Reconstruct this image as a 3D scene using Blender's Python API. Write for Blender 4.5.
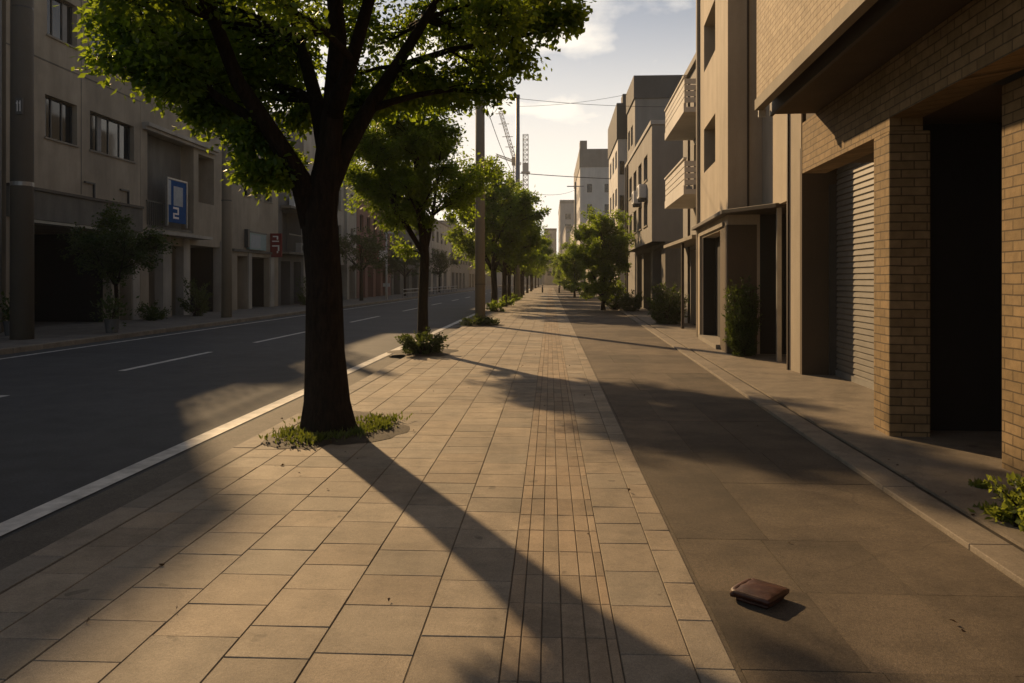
import bpy, math, random
import numpy as np
from mathutils import Vector, Matrix
R = math.radians
for o in list(bpy.data.objects): bpy.data.objects.remove(o)
scene = bpy.context.scene
COL = scene.collection

# ------------------------------------------------------------------ camera
F_PX = 768.0
YAW = math.atan(38/768)
cam_d = bpy.data.cameras.new("camera"); cam = bpy.data.objects.new("camera", cam_d); COL.objects.link(cam)
cam.location = (0, 0, 1.5); cam.rotation_euler = (R(90), 0, YAW)
cam_d.sensor_width = 36; cam_d.lens = 36*F_PX/1024
cam_d.shift_y = -61.5/1024
cam_d.clip_start = .05; cam_d.clip_end = 3000
scene.camera = cam

# ------------------------------------------------------------------ light
SUN_AZ = R(30.0)      # left of the street direction (+Y)
SUN_EL = R(25.0)
sd = Vector((-math.sin(SUN_AZ)*math.cos(SUN_EL), math.cos(SUN_AZ)*math.cos(SUN_EL), math.sin(SUN_EL)))
sun_d = bpy.data.lights.new("sun", 'SUN'); sun = bpy.data.objects.new("sun", sun_d); COL.objects.link(sun)
sun_d.energy = 5.0; sun_d.angle = R(.9); sun_d.color = (1.0, .675, .35)
sun.rotation_euler = sd.to_track_quat('Z', 'Y').to_euler()

world = bpy.data.worlds.new("World"); scene.world = world; world.use_nodes = True
nt = world.node_tree; nt.nodes.clear()
def N(t, **k):
    n = nt.nodes.new(t)
    for a, v in k.items(): setattr(n, a, v)
    return n
out = N('ShaderNodeOutputWorld'); bg = N('ShaderNodeBackground')
sky = N('ShaderNodeTexSky', sky_type='NISHITA')
sky.sun_disc = False; sky.sun_elevation = SUN_EL; sky.sun_rotation = -SUN_AZ
sky.air_density = 1.0; sky.dust_density = .5; sky.ozone_density = 2.0
tc = N('ShaderNodeTexCoord'); sep = N('ShaderNodeSeparateXYZ'); nt.links.new(tc.outputs['Generated'], sep.inputs[0])
zp = N('ShaderNodeMath', operation='ADD'); nt.links.new(sep.outputs[2], zp.inputs[0]); zp.inputs[1].default_value = .22
dx = N('ShaderNodeMath', operation='DIVIDE'); nt.links.new(sep.outputs[0], dx.inputs[0]); nt.links.new(zp.outputs[0], dx.inputs[1])
dy = N('ShaderNodeMath', operation='DIVIDE'); nt.links.new(sep.outputs[1], dy.inputs[0]); nt.links.new(zp.outputs[0], dy.inputs[1])
cmb = N('ShaderNodeCombineXYZ'); nt.links.new(dx.outputs[0], cmb.inputs[0]); nt.links.new(dy.outputs[0], cmb.inputs[1])
cn = N('ShaderNodeTexNoise'); cn.inputs['Scale'].default_value = 2.1; cn.inputs['Detail'].default_value = 6; cn.inputs['Roughness'].default_value = .52
nt.links.new(cmb.outputs[0], cn.inputs['Vector'])
cr = N('ShaderNodeValToRGB'); cr.color_ramp.elements[0].position = .43; cr.color_ramp.elements[1].position = .58
nt.links.new(cn.outputs[0], cr.inputs[0])
lowr = N('ShaderNodeMapRange', interpolation_type='SMOOTHSTEP'); nt.links.new(sep.outputs[2], lowr.inputs[0])   # low haze bank above the horizon
for i_, v_ in ((1, .10), (2, .37), (3, 1.0), (4, .10)): lowr.inputs[i_].default_value = v_
topr = N('ShaderNodeMapRange', interpolation_type='SMOOTHSTEP'); nt.links.new(sep.outputs[2], topr.inputs[0])   # clouds thin out overhead
for i_, v_ in ((1, .30), (2, .60), (3, 1.0), (4, .05)): topr.inputs[i_].default_value = v_
cm = N('ShaderNodeMath', operation='MULTIPLY'); nt.links.new(cr.outputs[0], cm.inputs[0]); nt.links.new(topr.outputs[0], cm.inputs[1])
cf = N('ShaderNodeMath', operation='MAXIMUM'); nt.links.new(cm.outputs[0], cf.inputs[0]); nt.links.new(lowr.outputs[0], cf.inputs[1])
# the haze bank and clouds glow towards the sun and are dull on the opposite side
dt = N('ShaderNodeVectorMath', operation='DOT_PRODUCT'); nt.links.new(tc.outputs['Generated'], dt.inputs[0]); dt.inputs[1].default_value = tuple(sd)
fwd = N('ShaderNodeMapRange', interpolation_type='SMOOTHSTEP'); nt.links.new(dt.outputs['Value'], fwd.inputs[0])
for i_, v_ in ((1, -.1), (2, .75), (3, .06), (4, .97)): fwd.inputs[i_].default_value = v_
cf2 = N('ShaderNodeMath', operation='MULTIPLY'); nt.links.new(cf.outputs[0], cf2.inputs[0]); nt.links.new(fwd.outputs[0], cf2.inputs[1]); cf = cf2
hs = N('ShaderNodeHueSaturation'); hs.inputs['Saturation'].default_value = .8; hs.inputs['Value'].default_value = 1.1
nt.links.new(sky.outputs[0], hs.inputs['Color'])
mx = N('ShaderNodeMix', data_type='RGBA'); mx.inputs[7].default_value = (18.5, 17.2, 15.2, 1)
nt.links.new(cf.outputs[0], mx.inputs[0]); nt.links.new(hs.outputs[0], mx.inputs[6])
nt.links.new(mx.outputs[2], bg.inputs[0]); bg.inputs[1].default_value = .05
nt.links.new(bg.outputs[0], out.inputs[0])

vs = scene.view_settings
vs.view_transform = 'Standard'; vs.look = 'None'; vs.exposure = 0.38; vs.gamma = 1; vs.use_curve_mapping = False
scene.render.engine = 'CYCLES'
scene.cycles.volume_bounces = 0
scene.cycles.max_bounces = 6
scene.cycles.transparent_max_bounces = 8

# ------------------------------------------------------------------ helpers
class MB:
    def __init__(s): s.v = []; s.f = []; s.m = []; s.cur = 0
    def add(s, vs_, fs):
        b = len(s.v); s.v += [tuple(p) for p in vs_]
        for f in fs: s.f.append(tuple(b+i for i in f)); s.m.append(s.cur)
        return s
    def quad(s, a, b, c, d): return s.add([a, b, c, d], [(0, 1, 2, 3)])
    def box(s, x0, x1, y0, y1, z0, z1):
        if x0 > x1: x0, x1 = x1, x0
        if y0 > y1: y0, y1 = y1, y0
        return s.add([(x0,y0,z0),(x1,y0,z0),(x1,y1,z0),(x0,y1,z0),(x0,y0,z1),(x1,y0,z1),(x1,y1,z1),(x0,y1,z1)],
              [(0,3,2,1),(4,5,6,7),(0,1,5,4),(1,2,6,5),(2,3,7,6),(3,0,4,7)])
    def prism(s, poly, z0, z1):
        n = len(poly)
        vs_ = [(p[0], p[1], z0) for p in poly]+[(p[0], p[1], z1) for p in poly]
        fs = [tuple(range(n-1, -1, -1)), tuple(range(n, 2*n))]+[(i, (i+1) % n, n+(i+1) % n, n+i) for i in range(n)]
        return s.add(vs_, fs)
    def tube(s, pts, rad, n=8, caps=True):
        pts = [Vector(p) for p in pts]
        if not hasattr(rad, '__len__'): rad = [rad]*len(pts)
        rings = []; ref = None
        for i, p in enumerate(pts):
            d = (pts[min(i+1, len(pts)-1)]-pts[max(i-1, 0)])
            d = d.normalized() if d.length > 1e-9 else Vector((0, 0, 1))
            if ref is None:
                ref = Vector((1, 0, 0)) if abs(d.x) < .9 else Vector((0, 1, 0))
            a = (ref-d*ref.dot(d)).normalized(); ref = a; b = d.cross(a)
            rings.append([p+(a*math.cos(2*math.pi*k/n)+b*math.sin(2*math.pi*k/n))*rad[i] for k in range(n)])
        vs_ = [q for r in rings for q in r]; fs = []
        for i in range(len(pts)-1):
            for k in range(n):
                fs.append((i*n+k, i*n+(k+1) % n, (i+1)*n+(k+1) % n, (i+1)*n+k))
        if caps: fs += [tuple(range(n-1, -1, -1)), tuple(range((len(pts)-1)*n, len(pts)*n))]
        return s.add(vs_, fs)
    def build(s, name, mat, parent=None, smooth=False, loc=(0, 0, 0), rz=0):
        me = bpy.data.meshes.new(name); me.from_pydata(s.v, [], s.f)
        if isinstance(mat, (list, tuple)):
            for m in mat: me.materials.append(m)
            me.polygons.foreach_set('material_index', s.m)
        else: me.materials.append(mat)
        if smooth: me.polygons.foreach_set('use_smooth', [True]*len(me.polygons))
        me.update()
        o = bpy.data.objects.new(name, me); COL.objects.link(o)
        if parent: o.parent = parent
        else: o.location = loc; o.rotation_euler = (0, 0, rz)
        return o

def tag(o, label=None, cat=None, group=None, kind=None):
    if label: o['label'] = label
    if cat: o['category'] = cat
    if group: o['group'] = group
    if kind: o['kind'] = kind
    return o
def thing(name, label, cat, loc=(0, 0, 0), rz=0, group=None):
    o = bpy.data.objects.new(name, None); COL.objects.link(o); o.empty_display_size = .2
    o.location = loc; o.rotation_euler = (0, 0, rz)
    return tag(o, label, cat, group)
def bevel(o, w=.01, seg=2, ang=30):
    m = o.modifiers.new('bevel', 'BEVEL'); m.width = w; m.segments = seg; m.limit_method = 'ANGLE'; m.angle_limit = R(ang); return o

# ------------------------------------------------------------------ materials
class MT:
    def __init__(s, name):
        s.m = bpy.data.materials.new(name); s.m.use_nodes = True; s.t = s.m.node_tree
        s.b = s.t.nodes['Principled BSDF']; s.o = s.t.nodes['Material Output']
    def n(s, t, inp=None, **k):
        n = s.t.nodes.new(t)
        for a, v in k.items(): setattr(n, a, v)
        for a, v in (inp or {}).items(): n.inputs[a].default_value = v
        return n
    def l(s, a, b): s.t.links.new(a, b)
    def obj(s): return s.n('ShaderNodeTexCoord').outputs['Object']
    def noise(s, scale, detail=4, rough=.55, vec=None, stretch=None):
        v = vec or s.obj()
        if stretch:
            mp = s.n('ShaderNodeMapping'); mp.inputs['Scale'].default_value = stretch; s.l(v, mp.inputs[0]); v = mp.outputs[0]
        n = s.n('ShaderNodeTexNoise', {'Scale': scale, 'Detail': detail, 'Roughness': rough}); s.l(v, n.inputs['Vector']); return n.outputs[0]
    def ramp(s, fac, stops):
        r = s.n('ShaderNodeValToRGB'); e = r.color_ramp.elements
        while len(e) < len(stops): e.new(.5)
        for q, (p, c_) in zip(e, stops): q.position = p; q.color = (c_, c_, c_, 1) if not hasattr(c_, '__len__') else (*c_, 1)
        s.l(fac, r.inputs[0]); return r.outputs[0]
    def mul(s, a, b, fac=1.0):
        m = s.n('ShaderNodeMix', data_type='RGBA', blend_type='MULTIPLY'); m.inputs[0].default_value = fac
        for q, i in ((a, 6), (b, 7)):
            if hasattr(q, 'is_linked'): s.l(q, m.inputs[i])
            else: m.inputs[i].default_value = (*q, 1)
        return m.outputs[2]
    def mix(s, fac, a, b):
        m = s.n('ShaderNodeMix', data_type='RGBA')
        if hasattr(fac, 'is_linked'): s.l(fac, m.inputs[0])
        else: m.inputs[0].default_value = fac
        for q, i in ((a, 6), (b, 7)):
            if hasattr(q, 'is_linked'): s.l(q, m.inputs[i])
            else: m.inputs[i].default_value = (*q, 1)
        return m.outputs[2]
    def bump(s, h, strength=.3, dist=.01, prev=None):
        b = s.n('ShaderNodeBump', {'Strength': strength, 'Distance': dist}); s.l(h, b.inputs['Height'])
        if prev: s.l(prev, b.inputs['Normal'])
        return b.outputs[0]
    def fin(s, col, rough=.8, normal=None, spec=.3, metal=0):
        if hasattr(col, 'is_linked'): s.l(col, s.b.inputs['Base Color'])
        else: s.b.inputs['Base Color'].default_value = (*col, 1)
        if hasattr(rough, 'is_linked'): s.l(rough, s.b.inputs['Roughness'])
        else: s.b.inputs['Roughness'].default_value = rough
        s.b.inputs['Specular IOR Level'].default_value = spec; s.b.inputs['Metallic'].default_value = metal
        if normal: s.l(normal, s.b.inputs['Normal'])
        return s.m

def plaster(name, col, stain=.5, scale=1.0, rough=.85):
    t = MT(name)
    big = t.ramp(t.noise(.55*scale, 5, .6), [(.3, 1-stain*.5), (.7, 1.0)])
    st = t.ramp(t.noise(1.0, 5, .65, stretch=(1.3, 1.3, .3)), [(.3, 1-stain*.55), (.65, 1.0)])
    fine = t.noise(45, 3)
    c_ = t.mul(t.mul(col, big), st)
    c_ = t.mul(c_, t.ramp(fine, [(.3, .88), (.7, 1.0)]))
    return t.fin(c_, rough, t.bump(fine, .25, .006, t.bump(t.noise(3, 3), .2, .02)))
def paint(name, col, rough=.5, metal=0, var=.2, spec=.4):
    t = MT(name); n = t.noise(6, 4, .6)
    return t.fin(t.mul(col, t.ramp(n, [(.3, 1-var), (.7, 1.0)])), rough, t.bump(t.noise(60, 2), .06, .003), spec, metal)
def glassy(name, col=(.012, .015, .017), rough=.06):
    t = MT(name); n = t.noise(1.2, 2)
    return t.fin(t.mul(col, t.ramp(n, [(.3, .6), (.7, 1.0)])), rough, t.bump(t.noise(1.4, 2), .04, .02), .6)
def brick(name, c1, c2, mortar, bw=.24, rh=.105, ms=.008):
    t = MT(name); sp = t.n('ShaderNodeSeparateXYZ'); t.l(t.obj(), sp.inputs[0])
    a = t.n('ShaderNodeMath', operation='ADD'); t.l(sp.outputs[0], a.inputs[0]); t.l(sp.outputs[1], a.inputs[1])
    cb = t.n('ShaderNodeCombineXYZ'); t.l(a.outputs[0], cb.inputs[0]); t.l(sp.outputs[2], cb.inputs[1])
    # wobble so the courses are not ruler straight
    wn = t.n('ShaderNodeTexNoise', {'Scale': 3.0, 'Detail': 2.0}); t.l(cb.outputs[0], wn.inputs['Vector'])
    wm = t.n('ShaderNodeVectorMath', operation='MULTIPLY_ADD'); t.l(wn.outputs[1], wm.inputs[0]); wm.inputs[1].default_value = (.014, .014, 0); t.l(cb.outputs[0], wm.inputs[2])
    b = t.n('ShaderNodeTexBrick'); b.offset = .5
    t.l(wm.outputs[0], b.inputs['Vector'])
    for k, v in (('Color1', (*c1, 1)), ('Color2', (*c2, 1)), ('Mortar', (*mortar, 1)), ('Scale', 1.0), ('Mortar Size', ms), ('Mortar Smooth', .25), ('Brick Width', bw), ('Row Height', rh), ('Bias', 0.0)):
        b.inputs[k].default_value = v
    n1 = t.noise(9, 5, .65); n2 = t.noise(55, 3)
    c_ = t.mul(t.mul(b.outputs['Color'], t.ramp(n1, [(.3, .72), (.7, 1.05)])), t.ramp(t.noise(.7, 4), [(.3, .8), (.7, 1.0)]))
    inv = t.n('ShaderNodeMath', operation='SUBTRACT'); inv.inputs[0].default_value = 1; t.l(b.outputs['Fac'], inv.inputs[1])
    nb = t.bump(n1, .5, .012, t.bump(n2, .35, .004, t.bump(inv.outputs[0], .9, .012)))
    return t.fin(c_, .85, nb, .25)
def asphalt(name, col, patch=.25, agg=260, attr=False):
    t = MT(name)
    sp = t.noise(agg, 3, .8); big = t.noise(.35, 5, .6); mid = t.noise(2.6, 6, .65)
    c_ = t.mul(t.mul(col, t.ramp(sp, [(.34, .45), (.66, 1.45)])), t.ramp(big, [(.3, 1-patch), (.7, 1.1)]))
    c_ = t.mul(c_, t.ramp(mid, [(.3, .74), (.65, 1.06)]))
    gr = t.noise(48, 4, .75); c_ = t.mul(c_, t.ramp(gr, [(.32, .72), (.66, 1.18)]))
    if attr:
        c_ = t.mul(c_, t.n('ShaderNodeAttribute', attribute_name='tone').outputs['Color'])
        c_ = t.mul(c_, t.ramp(t.noise(1.1, 8, .72), [(.38, .62), (.55, 1.0)]))
        wv = t.n('ShaderNodeVectorMath', operation='MULTIPLY_ADD'); wn = t.n('ShaderNodeTexNoise', {'Scale': 2.4, 'Detail': 6.0}); ob = t.obj(); t.l(ob, wn.inputs['Vector'])
        t.l(wn.outputs[1], wv.inputs[0]); wv.inputs[1].default_value = (.5, .5, 0); t.l(ob, wv.inputs[2])
        vo = t.n('ShaderNodeTexVoronoi', {'Scale': .55}, feature='DISTANCE_TO_EDGE'); t.l(wv.outputs[0], vo.inputs['Vector'])
        c_ = t.mul(c_, t.ramp(vo.outputs['Distance'], [(.0005, .78), (.003, 1.0)]))      # hairline cracks
    return t.fin(c_, .82, t.bump(sp, .7, .005, t.bump(gr, .5, .008, t.bump(mid, .25, .01))), .3)
def slabmat(name, col, attr=True, rough=.78):
    t = MT(name)
    sp = t.noise(190, 2, .75); big = t.noise(.8, 5, .62); mid = t.noise(7, 5, .6)
    c_ = t.mul(t.mul(col, t.ramp(sp, [(.28, .68), (.72, 1.22)])), t.ramp(big, [(.3, .74), (.7, 1.05)]))
    c_ = t.mul(c_, t.ramp(mid, [(.32, .82), (.68, 1.04)]))
    gr = t.noise(60, 4, .75); c_ = t.mul(c_, t.ramp(gr, [(.32, .82), (.66, 1.10)]))
    spot = t.noise(5.5, 2, .5); c_ = t.mul(c_, t.ramp(spot, [(.70, 1.0), (.735, .62)]))          # old gum and drips
    wear = t.noise(1.7, 7, .7); c_ = t.mul(c_, t.ramp(wear, [(.36, .70), (.52, 1.0)]))             # worn and dirty areas
    if attr:
        at = t.n('ShaderNodeAttribute', attribute_name='tone'); c_ = t.mul(c_, at.outputs['Color'])
    return t.fin(c_, rough, t.bump(sp, .6, .004, t.bump(gr, .35, .006, t.bump(mid, .2, .008))), .3)
def leafmat(name, c1, c2, trans, tf=.5):
    t = MT(name); g = t.n('ShaderNodeNewGeometry')
    col = t.mix(g.outputs['Random Per Island'], c1, c2)
    # principled for the face, translucent for light through the blade
    tr = t.n('ShaderNodeBsdfTranslucent'); t.l(t.mix(g.outputs['Random Per Island'], trans, tuple(x*.6 for x in trans)), tr.inputs[0])
    mx_ = t.n('ShaderNodeMixShader'); mx_.inputs[0].default_value = tf
    t.l(t.b.outputs[0], mx_.inputs[1]); t.l(tr.outputs[0], mx_.inputs[2]); t.l(mx_.outputs[0], t.o.inputs[0])
    return t.fin(col, .5, None, .35)
def bark(name, col):
    t = MT(name); n = t.noise(9, 6, .7, stretch=(3.2, 3.2, .7)); f = t.noise(60, 3)
    return t.fin(t.mul(t.mul(col, t.ramp(n, [(.35, .4), (.65, 1.1)])), t.ramp(f, [(.3, .8), (.7, 1.1)])), .9, t.bump(f, .4, .01, t.bump(n, 1.0, .07)), .2)

M = {}
M['slab'] = slabmat('slab', (.365, .305, .228))
M['tactile'] = slabmat('tactile', (.37, .285, .195))
M['kerbstone'] = slabmat('kerbstone', (.30, .255, .20))
M['kerb2'] = slabmat('kerb_concrete', (.28, .235, .18), False)
M['grout'] = asphalt('grout', (.115, .09, .063))
M['road'] = asphalt('road', (.064, .066, .07), .3)
M['gutter'] = asphalt('gutter', (.13, .115, .095), .3)
M['lane'] = asphalt('lane', (.165, .128, .09), .4, 210, True)
M['frontage'] = slabmat('frontage', (.27, .225, .17), False)
M['farwalk'] = slabmat('farwalk', (.20, .18, .155), False)
M['ground'] = asphalt('ground', (.10, .09, .075), .3)
M['soil'] = asphalt('soil', (.06, .045, .028), .5, 90)
M['linepaint'] = paint('linepaint', (.62, .60, .56), .7, var=.5)
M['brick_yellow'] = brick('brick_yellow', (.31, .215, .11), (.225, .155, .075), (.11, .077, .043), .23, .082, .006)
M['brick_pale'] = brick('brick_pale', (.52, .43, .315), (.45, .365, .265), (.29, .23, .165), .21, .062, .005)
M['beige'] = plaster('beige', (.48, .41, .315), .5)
M['whitewall'] = plaster('white_wall', (.70, .67, .62), .3)
M['cream'] = plaster('cream', (.62, .56, .45), .35)
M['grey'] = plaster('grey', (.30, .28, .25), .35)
M['darkgrey'] = plaster('darkgrey', (.13, .125, .12), .35)
M['palegrey'] = plaster('palegrey', (.46, .44, .41), .3)
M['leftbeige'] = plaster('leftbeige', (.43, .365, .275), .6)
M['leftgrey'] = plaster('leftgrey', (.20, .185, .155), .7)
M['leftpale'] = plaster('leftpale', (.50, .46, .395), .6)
M['reddish'] = plaster('reddish', (.26, .13, .10), .35)
M['concrete'] = plaster('concrete', (.30, .265, .21), .4)
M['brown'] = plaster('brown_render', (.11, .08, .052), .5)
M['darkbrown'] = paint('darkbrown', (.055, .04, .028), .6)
M['black'] = paint('painted_shade_black', (.012, .011, .010), .9)  # near-black colour stands in for the deep shade of openings
M['frame'] = paint('frame', (.06, .058, .055), .45)
M['alum'] = paint('alum', (.32, .31, .29), .4, .5)
M['shutter'] = paint('shutter_paint', (.175, .16, .138), .5, 0, .25)
M['wood'] = paint('wood_slats', (.22, .13, .06), .6)
M['glass'] = glassy('glass')
M['curtain'] = paint('curtain', (.30, .29, .27), .9)
M['white'] = paint('white_metal', (.70, .69, .66), .5)
M['pole'] = plaster('pole_concrete', (.27, .235, .18), .35)
M['poledark'] = plaster('pole_dark', (.12, .105, .085), .35)
M['polemetal'] = paint('pole_metal', (.25, .25, .25), .45, .6)
M['wire'] = paint('wire', (.03, .03, .03), .6)
M['blue'] = paint('banner_blue', (.004, .07, .24), .8, spec=.05)
M['bannerpale'] = paint('banner_pale', (.30, .34, .37), .6)
M['teal'] = paint('sign_teal', (.20, .30, .31), .5)
M['red'] = paint('sign_red', (.20, .022, .02), .7, spec=.1)
M['signwhite'] = paint('sign_white', (.75, .73, .70), .5)
M['bark'] = bark('bark', (.032, .021, .013))
M['leaf'] = leafmat('leaf', (.018, .056, .009), (.04, .092, .015), (.40, .54, .032), .5)
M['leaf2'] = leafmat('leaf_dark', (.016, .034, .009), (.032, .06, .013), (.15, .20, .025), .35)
M['grass'] = leafmat('grass_blade', (.045, .075, .015), (.09, .11, .025), (.20, .24, .03), .42)
M['weed'] = leafmat('weed_blade', (.05, .09, .015), (.09, .12, .025), (.36, .42, .05), .5)
M['dry'] = leafmat('dry_leaf', (.10, .055, .022), (.05, .03, .015), (.06, .03, .01), .2)
M['leather'] = None
t = MT('leather'); n_ = t.noise(120, 3, .6); n2_ = t.noise(14, 4)
M['leather'] = t.fin(t.mul((.055, .017, .009), t.ramp(n2_, [(.3, .5), (.7, 1.2)])), t.ramp(t.noise(25, 4), [(.3, .36), (.7, .6)]), t.bump(n_, .5, .003, t.bump(t.noise(22, 4, .7), .4, .006)), .4)
M['lining'] = paint('lining', (.03, .012, .008), .7)

# ------------------------------------------------------------------ ground
SL = .045
def sheet(name, poly, z, mat, kind='structure', thick=None):
    m = MB()
    if thick: m.prism(poly, z-thick, z)
    else: m.add([(x, y, z) for x, y in poly], [tuple(range(len(poly)))])
    return tag(m.build(name, mat), kind=kind)
Y0, Y1 = -25, 215
sheet('ground', [(-700, -300), (700, -300), (700, 1200), (-700, 1200)], -.16, M['ground'])
ROADZ = -.08
sheet('road', [(-11.55, Y0), (-2.84, Y0), (-2.84, Y1), (-11.55, Y1)], ROADZ, M['road'], thick=.05)
sheet('gutter', [(-3.32, Y0), (-2.84, Y0), (-2.84, Y1), (-3.32, Y1)], ROADZ+.004, M['gutter'])
m = MB()
def strip(x0, x1, y0, y1, z): m.add([(x0, y0, z), (x1, y0, z), (x1, y1, z), (x0, y1, z)], [(0, 1, 2, 3)])
strip(-3.55, -3.37, Y0, Y1, ROADZ+.008)
strip(-11.02, -10.9, Y0, Y1, ROADZ+.004)
for a_, b_ in [(-12, -8), (-3, 1.2), (6.4, 10.15), (12.98, 16.5), (19.0, 23.1), (28.3, 33.2), (38.5, 43), (48, 52.5)]: strip(-7.5, -7.37, a_, b_, ROADZ+.004)
y = 58
while y < 200: strip(-7.5, -7.37, y, y+4.4, ROADZ+.004); y += 9.2
tag(m.build('road_markings', M['linepaint']), kind='structure')
# far kerb and far pavement
m = MB(); y = Y0; random.seed(3)
while y < Y1: m.box(-11.75, -11.55, y, y+.99, -.15, .04); y += 1.0
tag(bevel(m.build('far_kerb', M['kerb2']), .015), kind='structure')
sheet('far_pavement', [(-24, Y0), (-11.755, Y0), (-11.755, Y1), (-24, Y1)], .035, M['farwalk'], thick=.15)

# paving slabs of the near walk: real slabs over a grout bed
sheet('paving_bed', [(-2.64, Y0), (.735, Y0), (.735, Y1), (-2.64, Y1)], -.0045, M['grout'], thick=.12)
def paving(name, cols, lens, mat, seed, y_from=-6, y_to=150, gap=.004, aligned=None, jit=.001):
    rnd = random.Random(seed); V = []; Fc = []; tone = []
    rows = None
    for (a, b) in cols:
        if rows is None or not aligned:
            rows = []; y = y_from+rnd.random()*.3
            while y < y_to:
                L = rnd.choice(lens)*(1+(.0 if y < 45 else 3.0)); rows.append((y, y+L)); y += L
        for (ya, yb) in rows:
            g = gap*.5; c_ = .0028; z = rnd.uniform(-jit, jit); tx = rnd.uniform(-1, 1)*.0009; ty = rnd.uniform(-1, 1)*.0008
            x0, x1, y0, y1 = a+g, b-g, ya+g, yb-g
            k = len(V)
            V += [(x0, y0, -.0055), (x1, y0, -.0055), (x1, y1, -.0055), (x0, y1, -.0055),
                  (x0+c_, y0+c_, z-tx-ty), (x1-c_, y0+c_, z+tx-ty), (x1-c_, y1-c_, z+tx+ty), (x0+c_, y1-c_, z-tx+ty)]
            Fc += [(k+4, k+5, k+6, k+7), (k, k+1, k+5, k+4), (k+1, k+2, k+6, k+5), (k+2, k+3, k+7, k+6), (k+3, k, k+4, k+7)]
            tv = rnd.uniform(.76, 1.06); w = rnd.uniform(-.03, .03)
            tone += [(tv+w, tv, tv-w, 1)]*8
    me = bpy.data.meshes.new(name); me.from_pydata(V, [], Fc); me.materials.append(mat)
    at = me.color_attributes.new('tone', 'FLOAT_COLOR', 'POINT'); at.data.foreach_set('color', [q for c_ in tone for q in c_])
    o = bpy.data.objects.new(name, me); COL.objects.link(o); return tag(o, kind='structure')
paving('pavement', list(zip([-2.62, -2.34, -2.04, -1.68, -1.30, -.95, -.545], [-2.34, -2.04, -1.68, -1.30, -.95, -.545, -.19])), [.28, .32, .36, .40, .46], M['slab'], 5)
paving('tactile_paving', list(zip([-.19, -.12, -.035, .05, .15, .235], [-.12, -.035, .05, .15, .235, .28])), [.30, .34, .36], M['tactile'], 8, aligned=True, jit=.0008, gap=.0035)
paving('border_paving', list(zip([.28, .56], [.56, .715])), [.34, .42, .46, .36], M['slab'], 9)
paving('kerb', [(-2.84, -2.63)], [.9], M['kerbstone'], 12, gap=.01)
m = MB(); m.box(-2.838, -2.634, Y0, Y1, -.15, -.009); tag(m.build('kerb_base', M['kerb2']), kind='structure')

# right-hand lane of worn concrete/asphalt panels
kx = lambda y: 2.19+.0315*y
lane_poly = [(.735, Y0), (kx(Y0), Y0), (kx(60), 60), (kx(60), Y1), (.735, Y1)]
sheet('lane_bed', lane_poly, -.012, M['grout'], thick=.12)
def lane():
    rnd = random.Random(4); V = []; Fc = []; tone = []
    y = -4.0; row = 0
    while y < 200:
        L = rnd.choice([.75, 1.0, 1.25, 1.5]) if y < 30 else 6
        xs = [.735]+sorted([1.25+rnd.uniform(-.08, .08), 1.82+rnd.uniform(-.1, .1)][:rnd.choice([1, 2, 2])])
        if y > 30: xs = [.735]
        for i in range(len(xs)):
            a = xs[i]; last = i == len(xs)-1
            z = rnd.uniform(-.0012, .0012); g = .0022 if rnd.random() < .6 else .0010
            b0 = kx(min(y, 60)) if last else xs[i+1]; b1 = kx(min(y+L, 60)) if last else xs[i+1]
            k = len(V)
            V += [(a+g, y+g, z), (b0-g, y+g, z), (b1-g, y+L-g, z), (a+g, y+L-g, z)]
            V += [(p[0], p[1], -.013) for p in V[k:k+4]]
            tv = rnd.uniform(.70, 1.10); tone += [(tv*1.01, tv, tv*.98, 1)]*8
            Fc += [(k, k+1, k+2, k+3), (k+4, k+5, k+1, k), (k+5, k+6, k+2, k+1), (k+6, k+7, k+3, k+2), (k+7, k+4, k, k+3)]
        y += L
    me = bpy.data.meshes.new('lane'); me.from_pydata(V, [], Fc); me.materials.append(M['lane'])
    at = me.color_attributes.new('tone', 'FLOAT_COLOR', 'POINT'); at.data.foreach_set('color', [q for c_ in tone for q in c_])
    o = bpy.data.objects.new('lane', me); COL.objects.link(o); return tag(o, kind='structure')
lane()
# right kerb, groove, frontage
m = MB(); y = -4.0
while y < 150:
    L = 1.2; e = .003; a0, a1 = kx(min(y, 60)), kx(min(y+L, 60))
    m.prism([(a0+.004, y+e), (a0+.235, y+e), (a1+.235, y+L-e), (a1+.004, y+L-e)], -.12, .03+.002*math.sin(y*7)); y += L
tag(bevel(m.build('right_kerb', M['kerb2']), .005), kind='structure')
m = MB(); m.add([(kx(-4)+.22, -4, .014), (kx(-4)+.30, -4, .014), (kx(60)+.30, 60, .014), (kx(60)+.22, 60, .014)], [(0, 1, 2, 3)])
tag(m.build('groove_shadow_strip', M['soil']), kind='structure')  # dark soil-coloured strip gives the groove its shadow line
fr = [(kx(Y0)+.285, Y0), (14, Y0), (14, Y1), (kx(60)+.285, Y1), (kx(60)+.285, 60)]
sheet('frontage_pavement', fr, .034, M['frontage'], thick=.16)

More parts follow.
